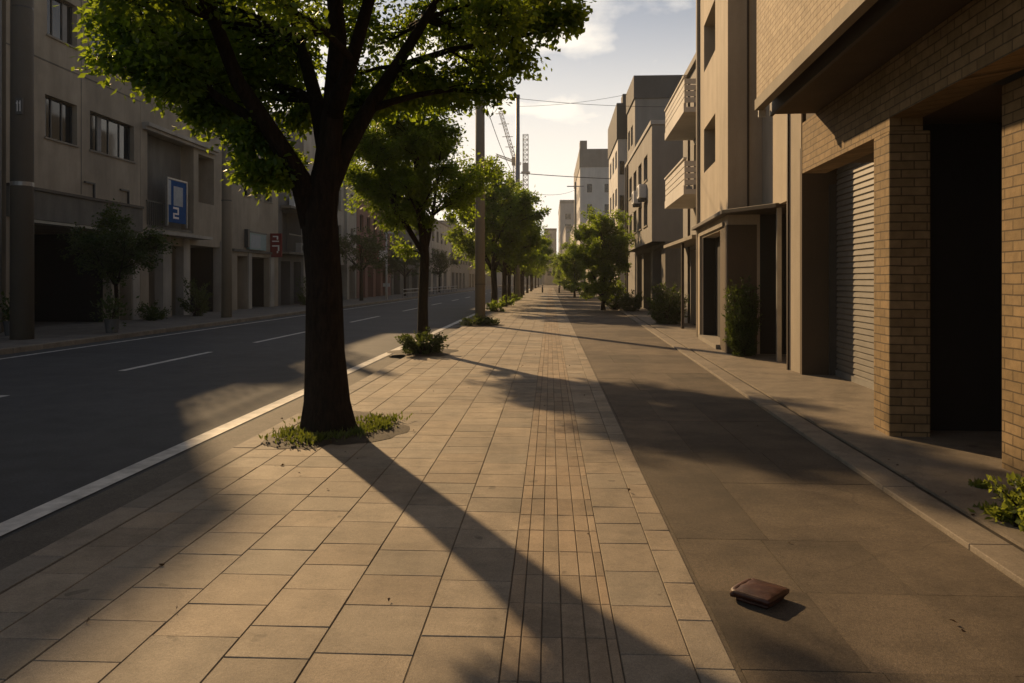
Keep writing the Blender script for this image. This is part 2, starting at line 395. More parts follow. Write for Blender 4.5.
# ------------------------------------------------------------------ building kit
class B:
    """local frame: y runs along the facade, n into the building (x = sgn*n)"""
    def __init__(s, name, label, cat, sgn, loc, slope, group=None):
        s.sgn = sgn; s.e = thing(name, label, cat, (loc[0], loc[1], 0), -math.atan(slope), group)
    def bx(s, m, n0, n1, u0, u1, z0, z1): m.box(s.sgn*n0, s.sgn*n1, u0, u1, z0, z1)
    def P(s, n, u, z): return (s.sgn*n, u, z)
    def part(s, name, mat, boxes, parent=None, bev=0):
        m = MB()
        for b in boxes: s.bx(m, *b)
        o = m.build(name, mat, parent or s.e)
        if bev: bevel(o, bev)
        return o
    def shell(s, L, H, D, mat, ops, z0=-.1, u0=0, n0=0, name='wall', roofmat=None):
        """front wall with openings (ua,ub,za,zb,depth,backed), side, back walls and roof in one mesh"""
        m = MB(); P = s.P
        us = sorted({u0, u0+L}|{o[0] for o in ops}|{o[1] for o in ops}); zs = sorted({z0, H}|{o[2] for o in ops}|{o[3] for o in ops})
        for i in range(len(us)-1):
            for j in range(len(zs)-1):
                uc, zc = (us[i]+us[i+1])/2, (zs[j]+zs[j+1])/2
                if any(o[0] < uc < o[1] and o[2] < zc < o[3] for o in ops): continue
                m.quad(P(n0, us[i], zs[j]), P(n0, us[i+1], zs[j]), P(n0, us[i+1], zs[j+1]), P(n0, us[i], zs[j+1]))
        for (a, b, c_, d, dep, back) in ops:
            q = n0+dep
            m.quad(P(n0, a, c_), P(q, a, c_), P(q, a, d), P(n0, a, d)); m.quad(P(n0, b, c_), P(q, b, c_), P(q, b, d), P(n0, b, d))
            m.quad(P(n0, a, d), P(q, a, d), P(q, b, d), P(n0, b, d)); m.quad(P(n0, a, c_), P(q, a, c_), P(q, b, c_), P(n0, b, c_))
            if back: m.quad(P(q, a, c_), P(q, b, c_), P(q, b, d), P(q, a, d))
        e = n0+D
        m.quad(P(n0, u0, z0), P(e, u0, z0), P(e, u0, H), P(n0, u0, H)); m.quad(P(n0, u0+L, z0), P(e, u0+L, z0), P(e, u0+L, H), P(n0, u0+L, H))
        m.quad(P(e, u0, z0), P(e, u0+L, z0), P(e, u0+L, H), P(e, u0, H)); m.quad(P(n0, u0, H), P(e, u0, H), P(e, u0+L, H), P(n0, u0+L, H))
        return m.build(name, mat, s.e)
    def window(s, a, b, za, zb, dep, n0=0, panes=2, frame=None, curtain=True, sill=True, rnd=random):
        fm = frame or M['frame']; q = n0+dep; w = .045
        m = MB()
        s.bx(m, q-.06, q, a, a+w, za, zb); s.bx(m, q-.06, q, b-w, b, za, zb)
        s.bx(m, q-.06, q, a+w, b-w, za, za+w); s.bx(m, q-.06, q, a+w, b-w, zb-w, zb)
        for k in range(1, panes):
            c_ = a+(b-a)*k/panes; s.bx(m, q-.055, q-.003, c_-w*.5, c_+w*.5, za+w, zb-w)
        f = m.build('window', fm, s.e)
        m = MB(); m.quad(s.P(q-.025, a+w*.5, za+w*.5), s.P(q-.025, b-w*.5, za+w*.5), s.P(q-.025, b-w*.5, zb-w*.5), s.P(q-.025, a+w*.5, zb-w*.5))
        m.build('pane', M['glass'], f)
        if curtain:
            m = MB(); w_ = (b-a)/panes
            for k in range(panes):
                if not m.v and rnd.random() < .6:
                    c0 = a+k*w_+.06; c1 = c0+w_*rnd.uniform(.25, .6); pts = 10
                    for i in range(pts):
                        u0_, u1_ = c0+(c1-c0)*i/pts, c0+(c1-c0)*(i+1)/pts; o0, o1 = .012*(i % 2), .012*((i+1) % 2)
                        m.quad(s.P(q-.030-o0, u0_, za+.07), s.P(q-.030-o1, u1_, za+.07), s.P(q-.030-o1, u1_, zb-.06), s.P(q-.030-o0, u0_, zb-.06))
            if m.v: m.build('curtain', M['curtain'], f)
        if sill: s.part('sill', M['concrete'], [(n0-.05, n0+dep-.062, a-.05, b+.05, za-.06, za-.004)], f)
        return f
    def slats(s, name, mat, n, u0, u1, z0, z1, pitch=.08, depth=.018, parent=None):
        m = MB(); z = z0
        while z < z1-1e-3:
            zt = min(z+pitch, z1)
            for (za, na, zb_, nb) in ((z, n, z+.012, n), (z+.012, n, z+.02, n-depth), (z+.02, n-depth, zt-.008, n-depth*.6), (zt-.008, n-depth*.6, zt, n)):
                m.quad(s.P(na, u0, za), s.P(na, u1, za), s.P(nb, u1, zb_), s.P(nb, u0, zb_))
            z += pitch
        return m.build(name, mat, parent or s.e)

exec_parts = []
# ------------------------------------------------------------------ right side: brick building with garage
b = B('brick_building', 'yellow brick building at right with overhanging upper floor, roller shutter and black entrance', 'building', 1, (3.18, 7.37), SL)
# ground floor: pillar between entrance and shutter
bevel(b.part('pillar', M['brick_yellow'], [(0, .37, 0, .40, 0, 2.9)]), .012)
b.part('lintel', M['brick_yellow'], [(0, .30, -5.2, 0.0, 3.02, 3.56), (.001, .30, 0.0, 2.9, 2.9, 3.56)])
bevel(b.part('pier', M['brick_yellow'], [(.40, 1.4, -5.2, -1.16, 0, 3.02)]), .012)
m = MB()
b.bx(m, .301, 5, -5.2, 2.9, 3.03, 3.6)               # slab above the ground floor
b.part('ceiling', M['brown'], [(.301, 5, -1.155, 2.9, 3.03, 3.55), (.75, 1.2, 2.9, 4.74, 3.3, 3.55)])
b.part('entrance_shade_walls', M['black'], [(4.0, 4.05, -5.2, .5, .03, 3.02), (.371, 4.0, .34, .395, .03, 3.02), (1.41, 4.0, -1.3, -1.16, .03, 3.02)])  # black panels paint the shade inside the entrance
sh = b.slats('roller_shutter', M['shutter'], 1.02, .53, 4.7, .05, 3.3, .085, .02)
b.part('guide_rail', M['frame'], [(.90, 1.06, 4.7, 4.74, .04, 2.97)], sh)
b.part('bottom_rail', M['alum'], [(.985, 1.045, .535, 4.695, .035, .12)], sh)
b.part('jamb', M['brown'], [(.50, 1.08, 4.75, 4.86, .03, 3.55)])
b.part('side_wall', M['brick_yellow'], [(1.05, 1.1, .5, 4.74, 3.301, 3.4)])
# overhanging upper floor
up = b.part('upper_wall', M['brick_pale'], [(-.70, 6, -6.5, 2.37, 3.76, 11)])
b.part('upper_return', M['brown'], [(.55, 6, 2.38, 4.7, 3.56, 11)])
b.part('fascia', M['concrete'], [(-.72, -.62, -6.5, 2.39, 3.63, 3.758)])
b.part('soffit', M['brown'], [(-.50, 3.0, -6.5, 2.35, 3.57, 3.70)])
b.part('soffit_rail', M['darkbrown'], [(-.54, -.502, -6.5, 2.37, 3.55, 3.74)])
b.part('gutter_bracket', M['white'], [(-.67, -.58, 2.392, 2.42, 3.55, 3.65)])

# ------------------------------------------------------------------ narrow rendered pier building
b = B('narrow_building', 'narrow grey rendered building strip squeezed between the shuttered garage and the canopy post', 'building', 1, (3.93, 12.24), -.06)
b.shell(.55, 10.5, 5, M['beige'], [])
b.part('downpipe', M['darkbrown'], [(-.03, -.001, .5, .54, .03, 10.4)])
b.part('dark_seam', M['darkbrown'], [(.02, 3, -.012, -.001, .03, 9)])

# ------------------------------------------------------------------ beige building with two lit windows
b = B('beige_building', 'sunlit beige rendered building with square deep windows above a thin dark canopy', 'building', 1, (3.54, 15.5), .068)
random.seed(11)
ops = [(1.72, 3.62, 4.13, 5.2, .32, False), (1.72, 3.62, 6.6, 7.75, .32, False), (1.72, 3.62, 9.1, 10.2, .32, False),
       (.95, 3.9, .034, 2.55, .35, True)]
b.shell(4.75, 11.2, .62, M['beige'], ops)
for o in ops[:3]: b.window(*o[:4], .32, panes=2, sill=False)
b.part('rear_wall', M['beige'], [(.621, 6, 0, 4.75, 2.9, 11.2), (.95, 6, .9, 4.75, -.1, 2.899)])
# set-back link wall towards the viewer
b.part('link_wall', M['beige'], [(.66, 5, -2.65, -.002, 2.86, 11.2)])
b.part('link_recess_shade', M['black'], [(1.9, 2.0, -2.7, .9, .03, 2.86), (.62, 1.9, .0, .02, .03, 2.86)])  # recess shade put into colour with black panels
b.part('corner_strip', M['darkbrown'], [(.37, .41, -.03, -.001, 2.9, 11)])
cn_ = MB(); cn_.prism([(-.16, -.22), (.60, -1.5), (1.6, -1.5), (1.6, -.003), (-.003, -.003), (-.003, 4.9), (-.16, 4.9)], 2.80, 2.88)
b_can = bevel(cn_.build('canopy', M['darkbrown'], b.e), .008)
b.part('canopy_edge', M['concrete'], [(-.05, -.002, .4, 4.7, 2.6, 2.68)])
b.part('canopy_post', M['alum'], [(.63, .71, -1.46, -1.38, .03, 2.80)])
dr = b.part('door', M['wood'], [(.27, .31, .96+.12*k, .96+.12*k+.105, .14, 2.5) for k in range(12)])
b.part('door_frame', M['darkbrown'], [(.24, .33, 2.41, 2.48, .13, 2.54)], dr)
b.part('doorway_shade', M['black'], [(.30, .345, 2.49, 3.89, .13, 2.54), (.02, .30, 3.86, 3.895, .13, 2.54)])  # black panel painted as the shade of the open door side
b.part('corner_column', M['brown'], [(-.012, .56, -.012, .93, .03, 2.6)])
b.part('jamb_post', M['beige'], [(-.06, .12, 4.0, 4.35, .03, 2.6)])
b.part('step', M['concrete'], [(-.10, .36, .94, 4.0, .03, .13)])
b.part('downpipe', M['beige'], [(-.075, -.005, 4.42, 4.49, .03, 11)])
b.part('downpipe', M['darkbrown'], [(-.07, -.005, 4.58, 4.66, .03, 11)])

# ------------------------------------------------------------------ building with balconies
b = B('balcony_building', 'narrow apartment building with two white slatted balconies jutting over the pavement', 'building', 1, (4.55, 20.45), .03)
random.seed(5)
ops = [(.3, 2.0, 4.0, 5.9, .15, False), (2.5, 4.9, 4.0, 5.9, .15, False), (.3, 2.0, 6.25, 7.7, .15, False), (2.5, 4.9, 6.25, 7.7, .15, False), (.5, 2.6, .034, 2.5, .8, True), (3.2, 5.6, .034, 2.5, .5, True)]
b.shell(7.4, 8.4, 8, M['grey'], ops)
for o in ops[:4]: b.window(*o[:4], .15, panes=2, sill=False)
for z in (3.85, 6.1):
    f = b.part('balcony', M['whitewall'], [(-.92, -.002, .75, 5.1, z, z+.14), (-.92, -.86, .75, 5.1, z+.141, z+.24)])
    m = MB()
    for k in range(4): b.bx(m, -.90, -.87, .75, 5.1, z+.26+.17*k, z+.26+.17*k+.14)
    for k in range(4): b.bx(m, -.87, -.02, .75, .78, z+.26+.17*k, z+.26+.17*k+.14); b.bx(m, -.87, -.02, 5.07, 5.1, z+.26+.17*k, z+.26+.17*k+.14)
    m.build('slat_panel', M['whitewall'], f)
    m = MB()
    for k in range(6): u = .80+k*.84; b.bx(m, -.868, -.84, u, u+.04, z+.14, z+1.0)
    b.bx(m, -.93, -.84, .72, 5.13, z+.96, z+1.01)
    m.build('handrail', M['whitewall'], f)
b.part('canopy', M['concrete'], [(-.75, -.002, .4, 6.9, 2.62, 2.72)])
b.part('canopy_post', M['darkbrown'], [(-.68, -.6, 2.9, 2.98, .03, 2.62)])
b.part('upper_storey', M['darkgrey'], [(-.25, -.003, -.02, 1.2, 7.2, 8.6)])
b.part('parapet', M['grey'], [(-.12, 8.05, -.05, 7.4, 8.4, 8.6)])
for y_ in (.12, 5.8): b.part('downpipe', M['darkbrown'], [(-.07, -.004, y_, y_+.07, .03, 8.3)])

# ------------------------------------------------------------------ grey building with long windows
b = B('grey_building', 'low grey building with two rows of tall windows over a recessed ground floor', 'building', 1, (4.22, 32.1), .012)
random.seed(6)
ops = []
for z0, z1 in ((3.9, 5.0), (5.9, 7.0)):
    for u in (1.6, 4.0, 6.4, 8.8): ops.append((u, u+1.5, z0, z1, .2, False))
ops_g = [(.0+1.2, 4.2, .034, 2.9, .9, True), (5.0, 8.2, .034, 2.9, .9, True), (9.0, 11.6, .034, 2.9, .9, True)]
b.shell(12.4, 7.95, 8, M['grey'], ops, z0=3.1)
b.shell(12.3, 3.099, 7.5, M['leftgrey'], ops_g, n0=.55, name='ground_floor')
for o in ops: b.window(*o[:4], .2, panes=2, sill=True)
b.part('parapet', M['palegrey'], [(-.06, 8.05, -.06, 12.46, 7.952, 8.12)])
b.part('downpipe', M['darkbrown'], [(-.08, -.003, 10.9, 11.0, .03, 7.9), (-.08, -.003, 12.0, 12.1, .03, 7.9)])
b.part('roof_railing', M['alum'], [(1.0+.9*k, 1.03+.9*k, .3, .33, 8.12, 9.0) for k in range(6)]+[(1.0, 5.6, .29, .34, 9.001, 9.04)])
# end facing the viewer has one window
# ------------------------------------------------------------------ taller blocks up the street
def block(name, label, X, Y, L, W, H, body, band, slope=.0, band_h=1.1, rows=(), cols=(), pent=None, side_rows=(), facecols=()):
    b = B(name, label, 'building', 1, (X, Y), slope)
    ops = [(u, u+w, z, z+h, .18, True) for (z, h) in rows for (u, w) in cols]
    b.shell(L, H-band_h, W, body, ops)
    for o in ops: b.window(o[0], o[1], o[2], o[3], .175, panes=2, curtain=False, sill=False)
    b.part('roof_band', band, [(-.08, W+.05, -.08, L+.05, H-band_h+.002, H)])
    for (n, w) in facecols:
        for (z, h) in side_rows:
            f = b.part('window', M['frame'], [(n, n+w, -.03, -.002, z, z+h)])
            b.part('pane', M['glass'], [(n+.06, n+w-.06, -.036, -.0305, z+.06, z+h-.06)], f)
    if pent: b.part('penthouse', band, [pent])
    return b
b = block('apartment_block', 'smooth grey mid-rise block with dark roof band, right behind the low grey building', 5.05, 46, 4.5, 8, 13.65, M['grey'], M['darkgrey'], .0, 1.35,
      [(z, 1.2) for z in (4.2, 7.0, 9.8)], [(1.2+1.7*k, 1.1) for k in range(2)])
b = block('apartment_block', 'slim pale tower with black-banded top and rooftop box beside the smooth grey block', 4.56, 52, 9, 6.5, 13.4, M['whitewall'], M['darkgrey'], .01, 2.4,
      [(z, 1.2) for z in (4.0, 6.6, 9.2)], [(.8+2.7*k, 1.5) for k in range(3)], pent=(.35, .95, .3, 1.6, 13.402, 14.1), side_rows=[(6.2, 1.0), (8.6, .9)], facecols=[(.12, .3)])
b = block('apartment_block', 'large white apartment block with stepped roof halfway down the street', 4.28, 110, 26, 9, 20.2, M['whitewall'], M['grey'], 0, 2.6,
      [(z, 1.6) for z in (4.5, 7.5, 10.5, 13.5)], [(1.4+4.8*k, 2.2) for k in range(5)], pent=(.0, 1.0, .0, 2.5, 20.202, 21.4), side_rows=[(5.0, 1.3), (8.0, 1.3), (11.0, 1.3), (14, 1.2)], facecols=[(1.0, .7), (3.5, 1.3), (5.6, 1.2)])
b.part('fire_escape', M['grey'], [(6.3, 9.2, -.9, -.002, 0, 18)])
b = block('apartment_block', 'distant pale high-rise fading into haze, farthest on the right side of the street', 2.9, 222, 40, 12, 24.6, M['palegrey'], M['grey'], 0, 1.0,
      [(4+3*k, 1.7) for k in range(6)], [(2+7.0*k, 3.5) for k in range(5)], side_rows=[(4+3*k, 1.6) for k in range(6)], facecols=[(1.5, 1.6), (4.4, 1.6), (7.2, 1.6)])
block('low_house', 'low grey shop house behind the second pavement tree on the right', 5.2, 78, 14, 8, 8.0, M['grey'], M['darkgrey'], 0, .6, [(4.3, 1.4)], [(1.2+3.3*k, 1.6) for k in range(4)])
block('low_house', 'low pale shop house before the large white apartment block', 5.0, 94, 14, 8, 9.4, M['cream'], M['grey'], 0, .6, [(4.3, 1.4), (6.8, 1.2)], [(1.2+3.3*k, 1.6) for k in range(4)])
block('low_house', 'low beige row house hidden by haze beyond the large white block', 4.6, 140, 34, 8, 12.0, M['cream'], M['grey'], 0, .6, [(4.3, 1.4), (8, 1.4)], [(2+6*k, 2.4) for k in range(5)])
block('low_house', 'long hazy beige row house before the farthest high-rise', 3.6, 178, 40, 8, 14.0, M['palegrey'], M['grey'], 0, .6, [(4.3, 1.4), (8, 1.4)], [(2+6*k, 2.4) for k in range(6)])
def vista(name, label, x0, x1, y0, y1, H, mat):
    b = B(name, label, 'building', 1, (x0, y0), 0)
    b.shell(y1-y0, H, x1-x0, mat, [])
    b.part('roof', M['darkgrey'], [(-.1, x1-x0+.1, -.1, y1-y0+.1, H+.002, H+.7)])
    w = x1-x0; k = 1.2
    fr_ = []; gl = []
    z = 3.0
    while z < H-2:
        k = 1.0
        while k < w-1.6:
            f = b.part('window', M['frame'], [(k, k+1.4, -.06, -.002, z, z+1.5)]); b.part('pane', M['glass'], [(k+.1, k+1.3, -.07, -.0605, z+.1, z+1.4)], f); k += 3.0
        z += 3.2
vista('vista_building', 'hazy grey building closing the view at the end of the street', -1.9, 2.2, 262, 275, 18.4, M['palegrey'])
vista('vista_building', 'low hazy block behind the far left street trees at the end of the road', -34, -2.4, 240, 256, 11, M['palegrey'])

vista('vista_building', 'long low hazy block stretching across the very end of the view', -90, 80, 296, 310, 9.5, M['grey'])

# ------------------------------------------------------------------ left side of the street
XL = -15.3
def LB(name, label, Y): return B(name, label, 'building', -1, (XL, Y), 0)
random.seed(21)
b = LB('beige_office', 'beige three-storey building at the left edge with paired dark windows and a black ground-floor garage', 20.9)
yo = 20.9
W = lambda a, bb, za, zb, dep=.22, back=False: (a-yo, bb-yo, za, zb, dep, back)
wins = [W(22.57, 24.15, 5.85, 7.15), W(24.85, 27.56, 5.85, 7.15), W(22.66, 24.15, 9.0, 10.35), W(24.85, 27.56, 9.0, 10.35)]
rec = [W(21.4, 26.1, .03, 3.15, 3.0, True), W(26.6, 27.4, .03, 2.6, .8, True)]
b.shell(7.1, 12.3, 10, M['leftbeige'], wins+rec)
for i, o in enumerate(wins): b.window(*o[:4], .22, panes=3 if i % 2 == 0 else 4, sill=True)
b.part('garage_shade_panel', M['black'], [(.3, 2.95, .51, .55, .04, 3.1), (.3, 2.95, 5.15, 5.19, .04, 3.1), (2.9, 2.95, .55, 5.15, .04, 3.1)])  # shade of the garage depth painted as black panels
b.part('fascia_board', M['leftgrey'], [(-.10, -.002, .0, 7.08, 3.3, 4.15)])
b.part('fascia_lip', M['darkbrown'], [(-.16, -.002, .0, 7.08, 4.152, 4.24)])
b.part('awning_edge', M['alum'], [(-.35, -.002, .3, 5.6, 3.17, 3.25)])
b.part('pillar', M['leftpale'], [(-.03, .3, 6.55, 7.0, .03, 3.28)])
b.part('wall_joint', M['leftgrey'], [(-.012, -.002, 0, 7.1, 8.15, 8.19)])
b.part('wall_joint', M['leftgrey'], [(-.012, -.002, 3.45, 3.48, 4.3, 12.2)])
for u in (4.1, 6.2): b.part('conduit', M['frame'], [(-.07, -.003, u, u+.05, 4.25, 4.75), (-.07, -.003, u-.5, u-.001, 4.7, 4.75)])
b.part('parapet', M['leftgrey'], [(-.12, 10.1, -.1, 7.1, 12.302, 12.45)])

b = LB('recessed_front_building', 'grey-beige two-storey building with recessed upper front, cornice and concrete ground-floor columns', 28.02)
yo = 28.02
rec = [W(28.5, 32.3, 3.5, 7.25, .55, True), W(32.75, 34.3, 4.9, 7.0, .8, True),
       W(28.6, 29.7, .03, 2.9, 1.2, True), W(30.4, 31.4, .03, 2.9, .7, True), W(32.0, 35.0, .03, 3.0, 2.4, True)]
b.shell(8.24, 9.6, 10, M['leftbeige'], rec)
b.part('recess_panel', M['leftgrey'], [(.50, .549, .35, 4.13, 3.52, 7.23)])
b.part('cornice', M['leftpale'], [(-.28, -.002, .1, 6.3, 7.3, 7.44), (-.16, -.002, .1, 6.3, 7.18, 7.298)])
b.part('canopy', M['leftpale'], [(-.7, -.002, .3, 4.6, 3.24, 3.36)])
b.part('balcony_floor', M['leftgrey'], [(.002, .5, .36, 4.12, 3.505, 3.6)])
b.part('column', M['leftpale'], [(-.05, .3, 1.58, 2.2, .03, 3.235)]); b.part('column', M['leftpale'], [(-.05, .3, 3.28, 3.8, .03, 3.235)]); b.part('column', M['leftpale'], [(-.06, .3, 6.9, 7.5, .03, 3.3)])
b.part('entrance_shade_panel', M['black'], [(2.3, 2.39, 3.86, 6.82, .04, 2.98), (.3, 2.3, 3.85, 3.89, .04, 2.98), (.3, 2.3, 6.79, 6.83, .04, 2.98)])  # black panels take the place of shade in the ground-floor opening
b.part('window_recess_shade', M['black'], [(.72, .79, 4.6, 6.13, 4.92, 6.98)])  # black sheet painted as shade at the back of the window recess
b.part('railing', M['frame'], [(-.05, -.02, .4+.16*k, .42+.16*k, 3.6, 4.5) for k in range(8)]+[(-.06, -.01, .36, 1.8, 4.5, 4.54)])
b.part('parapet', M['leftgrey'], [(-.1, 10.1, 0, 8.1, 9.602, 9.75)])
b.part('roof_hut', M['leftgrey'], [(1.5, 4.5, 1.0, 3.0, 9.752, 11.3)])
m = MB()
for k in range(21): b.bx(m, .1, .16, .2+.38*k, .26+.38*k, 9.752, 10.85)
for z in (10.2, 10.85): b.bx(m, .08, .18, .2, 7.86, z, z+.07)
m.build('roof_railing', M['frame'], b.e)  # unseen railing, added to break the roofline shadow into dapples
b.part('added_water_tank', M['alum'], [(.6, 1.9, 4.2, 5.4, 9.9, 11.2), (.7, .8, 4.3, 4.4, 9.752, 9.899), (1.7, 1.8, 5.2, 5.3, 9.752, 9.899)], bev=.08)  # unseen tank, added to make the roof's shadow on the road uneven

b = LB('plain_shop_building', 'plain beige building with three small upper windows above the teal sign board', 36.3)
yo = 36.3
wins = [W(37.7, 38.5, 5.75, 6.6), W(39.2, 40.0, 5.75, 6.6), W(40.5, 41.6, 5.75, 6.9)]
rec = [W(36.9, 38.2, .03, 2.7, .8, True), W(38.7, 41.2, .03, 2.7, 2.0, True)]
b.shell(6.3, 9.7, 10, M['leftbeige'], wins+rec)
for o in wins: b.window(*o[:4], .22, panes=2, sill=True)
b.part('entrance_shade_panel', M['black'], [(1.9, 1.99, 2.45, 4.85, .04, 2.68), (.3, 1.9, 2.41, 2.45, .04, 2.68), (.3, 1.9, 4.86, 4.89, .04, 2.68)])  # shop opening's shade painted with black panels
b.part('column', M['leftpale'], [(-.05, .25, 5.0, 5.55, .03, 2.9)]); b.part('column', M['leftpale'], [(-.05, .25, 1.95, 2.35, .03, 2.9)])
b.part('ledge', M['leftgrey'], [(-.12, -.002, 0, 6.25, 2.9, 3.02)])

b = LB('dark_recess_building', 'dark weathered building with air conditioners on a shaded ledge, beside the red sign', 42.65)
yo = 42.65
rec = [W(43.2, 46.6, 3.2, 5.6, .9, True), W(43.0, 44.6, .03, 2.6, 1.5, True), W(45.2, 46.6, .03, 2.6, 1.0, True)]
b.shell(4.4, 10.8, 10, M['darkgrey'], rec)
b.part('ledge', M['leftgrey'], [(-.6, -.002, .3, 4.2, 5.62, 5.75), (-.5, -.002, .3, 4.2, 3.0, 3.12)])
b.part('railing', M['frame'], [(-.48, -.45, .3+.2*k, .33+.2*k, 3.12, 4.1) for k in range(19)]+[(-.49, -.44, .3, 4.2, 4.1, 4.15)])

b = LB('pale_apartment_building', 'tall pale building with narrow vertical windows behind the nearest trunk', 47.1)
yo = 47.1
wins = []
for z in (4.0, 6.6): wins += [W(47.9+1.75*k, 48.7+1.75*k, z, z+1.5) for k in range(7)]
rec = [W(48+3.2*k, 50.2+3.2*k, .03, 2.6, 1.0, True) for k in range(4)]
b.shell(13, 12.0, 10, M['leftpale'], wins+rec)
for o in wins: b.window(*o[:4], .22, panes=1, sill=True)
b.part('pilaster', M['leftpale'], [(-.22, -.002, 4.3, 4.9, .03, 11.9)]); b.part('pilaster', M['leftpale'], [(-.22, -.002, 9.4, 10.0, .03, 11.9)])

b = LB('reddish_building', 'reddish brown building with a red and white shop front, behind the white lamp post', 60.3)
yo = 60.3
wins = [W(61.2+2.4*k, 62.4+2.4*k, 5.4, 6.8) for k in range(5)]
rec = [W(61+2.9*k, 63+2.9*k, .03, 2.6, 1.0, True) for k in range(4)]
b.shell(13, 10.3, 10, M['reddish'], wins+rec)
for o in wins: b.window(*o[:4], .22, panes=2, sill=False)
b.part('shop_front', M['red'], [(-.12, -.002, .6, 7.2, 3.2, 4.3)]); b.part('shop_panel', M['signwhite'], [(-.12, -.002, 7.3, 11, 3.3, 4.2)])

mats = [M['leftgrey'], M['leftpale'], M['grey'], M['leftbeige'], M['palegrey']]
labs = ['grey block with plain windows, first beyond the reddish building across the road', 'pale block, second beyond the reddish building across the road',
        'grey hazy block, third beyond the reddish building across the road', 'beige hazy block, fourth beyond the reddish building across the road', 'palest hazy block, last one across the road']
yy = 73.6
for k in range(5):
    L = [20, 24, 26, 30, 34][k]; H = [10, 9.4, 10.5, 10, 12][k]
    b = B('street_building', labs[k], 'building', -1, (XL, yy), 0, 'far buildings across the road')
    ops = [(1.2+4*i, 3.2+4*i, z, z+1.5, .2, True) for z in (4.2, 6.6) for i in range(int((L-2)//4))]
    gr = [(1+5*i, 4.2+5*i, .03, 2.7, .8, True) for i in range(int((L-2)//5))]
    b.shell(L, H, 10, mats[k], ops+gr)
    for o in ops: b.window(*o[:4], .195, panes=2, curtain=False, sill=False)
    b.part('parapet', M['darkgrey'], [(-.1, 10, 0, L, H+.002, H+.25)])
    yy += L+.3
# building beyond the left frame edge
b = LB('corner_building', 'dark grey building sliver at the far left frame edge behind the utility pole', 8.0)
b.shell(12.7, 12.0, 10, M['leftgrey'], [(9.4, 11.9, .03, 3.2, 2.5, True)])
b.part('downpipe', M['frame'], [(-.1, -.003, 12.5, 12.6, .03, 11.9)])
b.part('garage_shade_panel', M['black'], [(2.4, 2.49, 9.42, 11.88, .04, 3.18)])  # black panel colours in the shade at the back of the opening

# ------------------------------------------------------------------ signs on the left
def sign(name, label, loc, parts, cat='sign', rz=0):
    e = thing(name, label, cat, loc, rz)
    for (pn, mat, boxes) in parts:
        m = MB()
        for bb in boxes: m.box(*bb)
        m.build(pn, mat, e)
    return e
# blue banner (local: y along street, x out to the road)
sign('blue_banner', 'blue upright banner with pale panel and white numeral, hung above the concrete columns', (XL+.14, 29.6, 3.78), [
    ('backing', M['blue'], [(0, .05, .12, 1.62, .03, 1.72)]),
    ('pale_panel', M['bannerpale'], [(.051, .06, .55, 1.32, .72, 1.5)]),
    ('side_strip', M['bannerpale'], [(.051, .06, .125, .33, .72, 1.7)]),
    ('numeral', M['signwhite'], [(.051, .062, .52, .98, .58, .66), (.051, .062, .88, .98, .42, .579), (.051, .062, .52, .98, .36, .419), (.051, .062, .52, .62, .27, .359), (.051, .062, .52, .98, .19, .269)]),
    ('frame', M['alum'], [(-.02, .07, .04, .1, -.12, 1.8), (-.02, .07, 1.64, 1.70, -.12, 1.8), (-.02, .07, .101, 1.639, 1.74, 1.8)])])
sign('teal_sign', 'pale teal shop sign board mounted on the plain beige wall', (XL+.01, 37.75, 3.05), [
    ('board', M['teal'], [(0, .18, .25, 2.5, 0, .85)]),
    ('pale_panel', M['bannerpale'], [(.181, .19, .4, 1.7, .08, .76)]),
    ('bracket', M['frame'], [(0, .2, 0, .22, .1, 1.0)]), ('top_trim', M['frame'], [(0, .22, .22, 2.55, .852, .92)])])
sign('red_sign', 'small red projecting shop sign with white characters next to the teal board', (XL+.005, 41.35, 2.75), [
    ('board', M['red'], [(0, .62, 0, .12, 0, 1.3)]),
    ('character', M['signwhite'], [(.14, .44, -.012, -.001, 1.10, 1.16), (.36, .44, -.012, -.001, .96, 1.099), (.10, .48, -.012, -.001, .84, .90),
                                   (.10, .50, -.012, -.001, .58, .65), (.42, .50, -.012, -.001, .34, .579), (.36, .44, -.012, -.001, .22, .339)])])

def ac_unit(label, loc):
    e = thing('air_conditioner', label, 'air conditioner', loc, 0, 'air conditioners on the dark building')
    m = MB(); m.box(0, .32, 0, .85, 0, .6); bevel(m.build('casing', M['white'], e), .02)
    m = MB(); m.tube([(.322, .5, .3), (.335, .5, .3)], .22, 16); m.build('fan_grille', M['frame'], e)
def wall_ac(label, loc, group='air conditioners on the right-hand fronts'):
    e = thing('air_conditioner', label, 'air conditioner', loc, 0, group)
    m = MB(); m.box(-.34, -.01, 0, .85, 0, .6); bevel(m.build('casing', M['signwhite'], e), .02)
    m = MB(); m.tube([(-.342, .5, .3), (-.352, .5, .3)], .22, 16); m.build('fan_grille', M['frame'], e)
    for y_ in (.08, .72):
        m = MB(); m.box(-.30, -.005, y_, y_+.04, -.12, -.002); m.build('bracket', M['frame'], e)
wall_ac('air conditioner box high on the low grey building, under its nearest upper window', (4.25, 34.0, 5.12))
wall_ac('air conditioner box on the low grey building, under its second upper window', (4.28, 36.5, 5.12))
wall_ac('air conditioner box on the slim pale tower, above the bushy kerb tree', (4.58, 55.2, 5.4))
ac_unit('air conditioner box on the upper ledge of the dark weathered building', (XL+.1, 44.1, 5.76))
ac_unit('air conditioner box on the lower ledge behind the dark railing', (XL+.05, 45.4, 3.13))

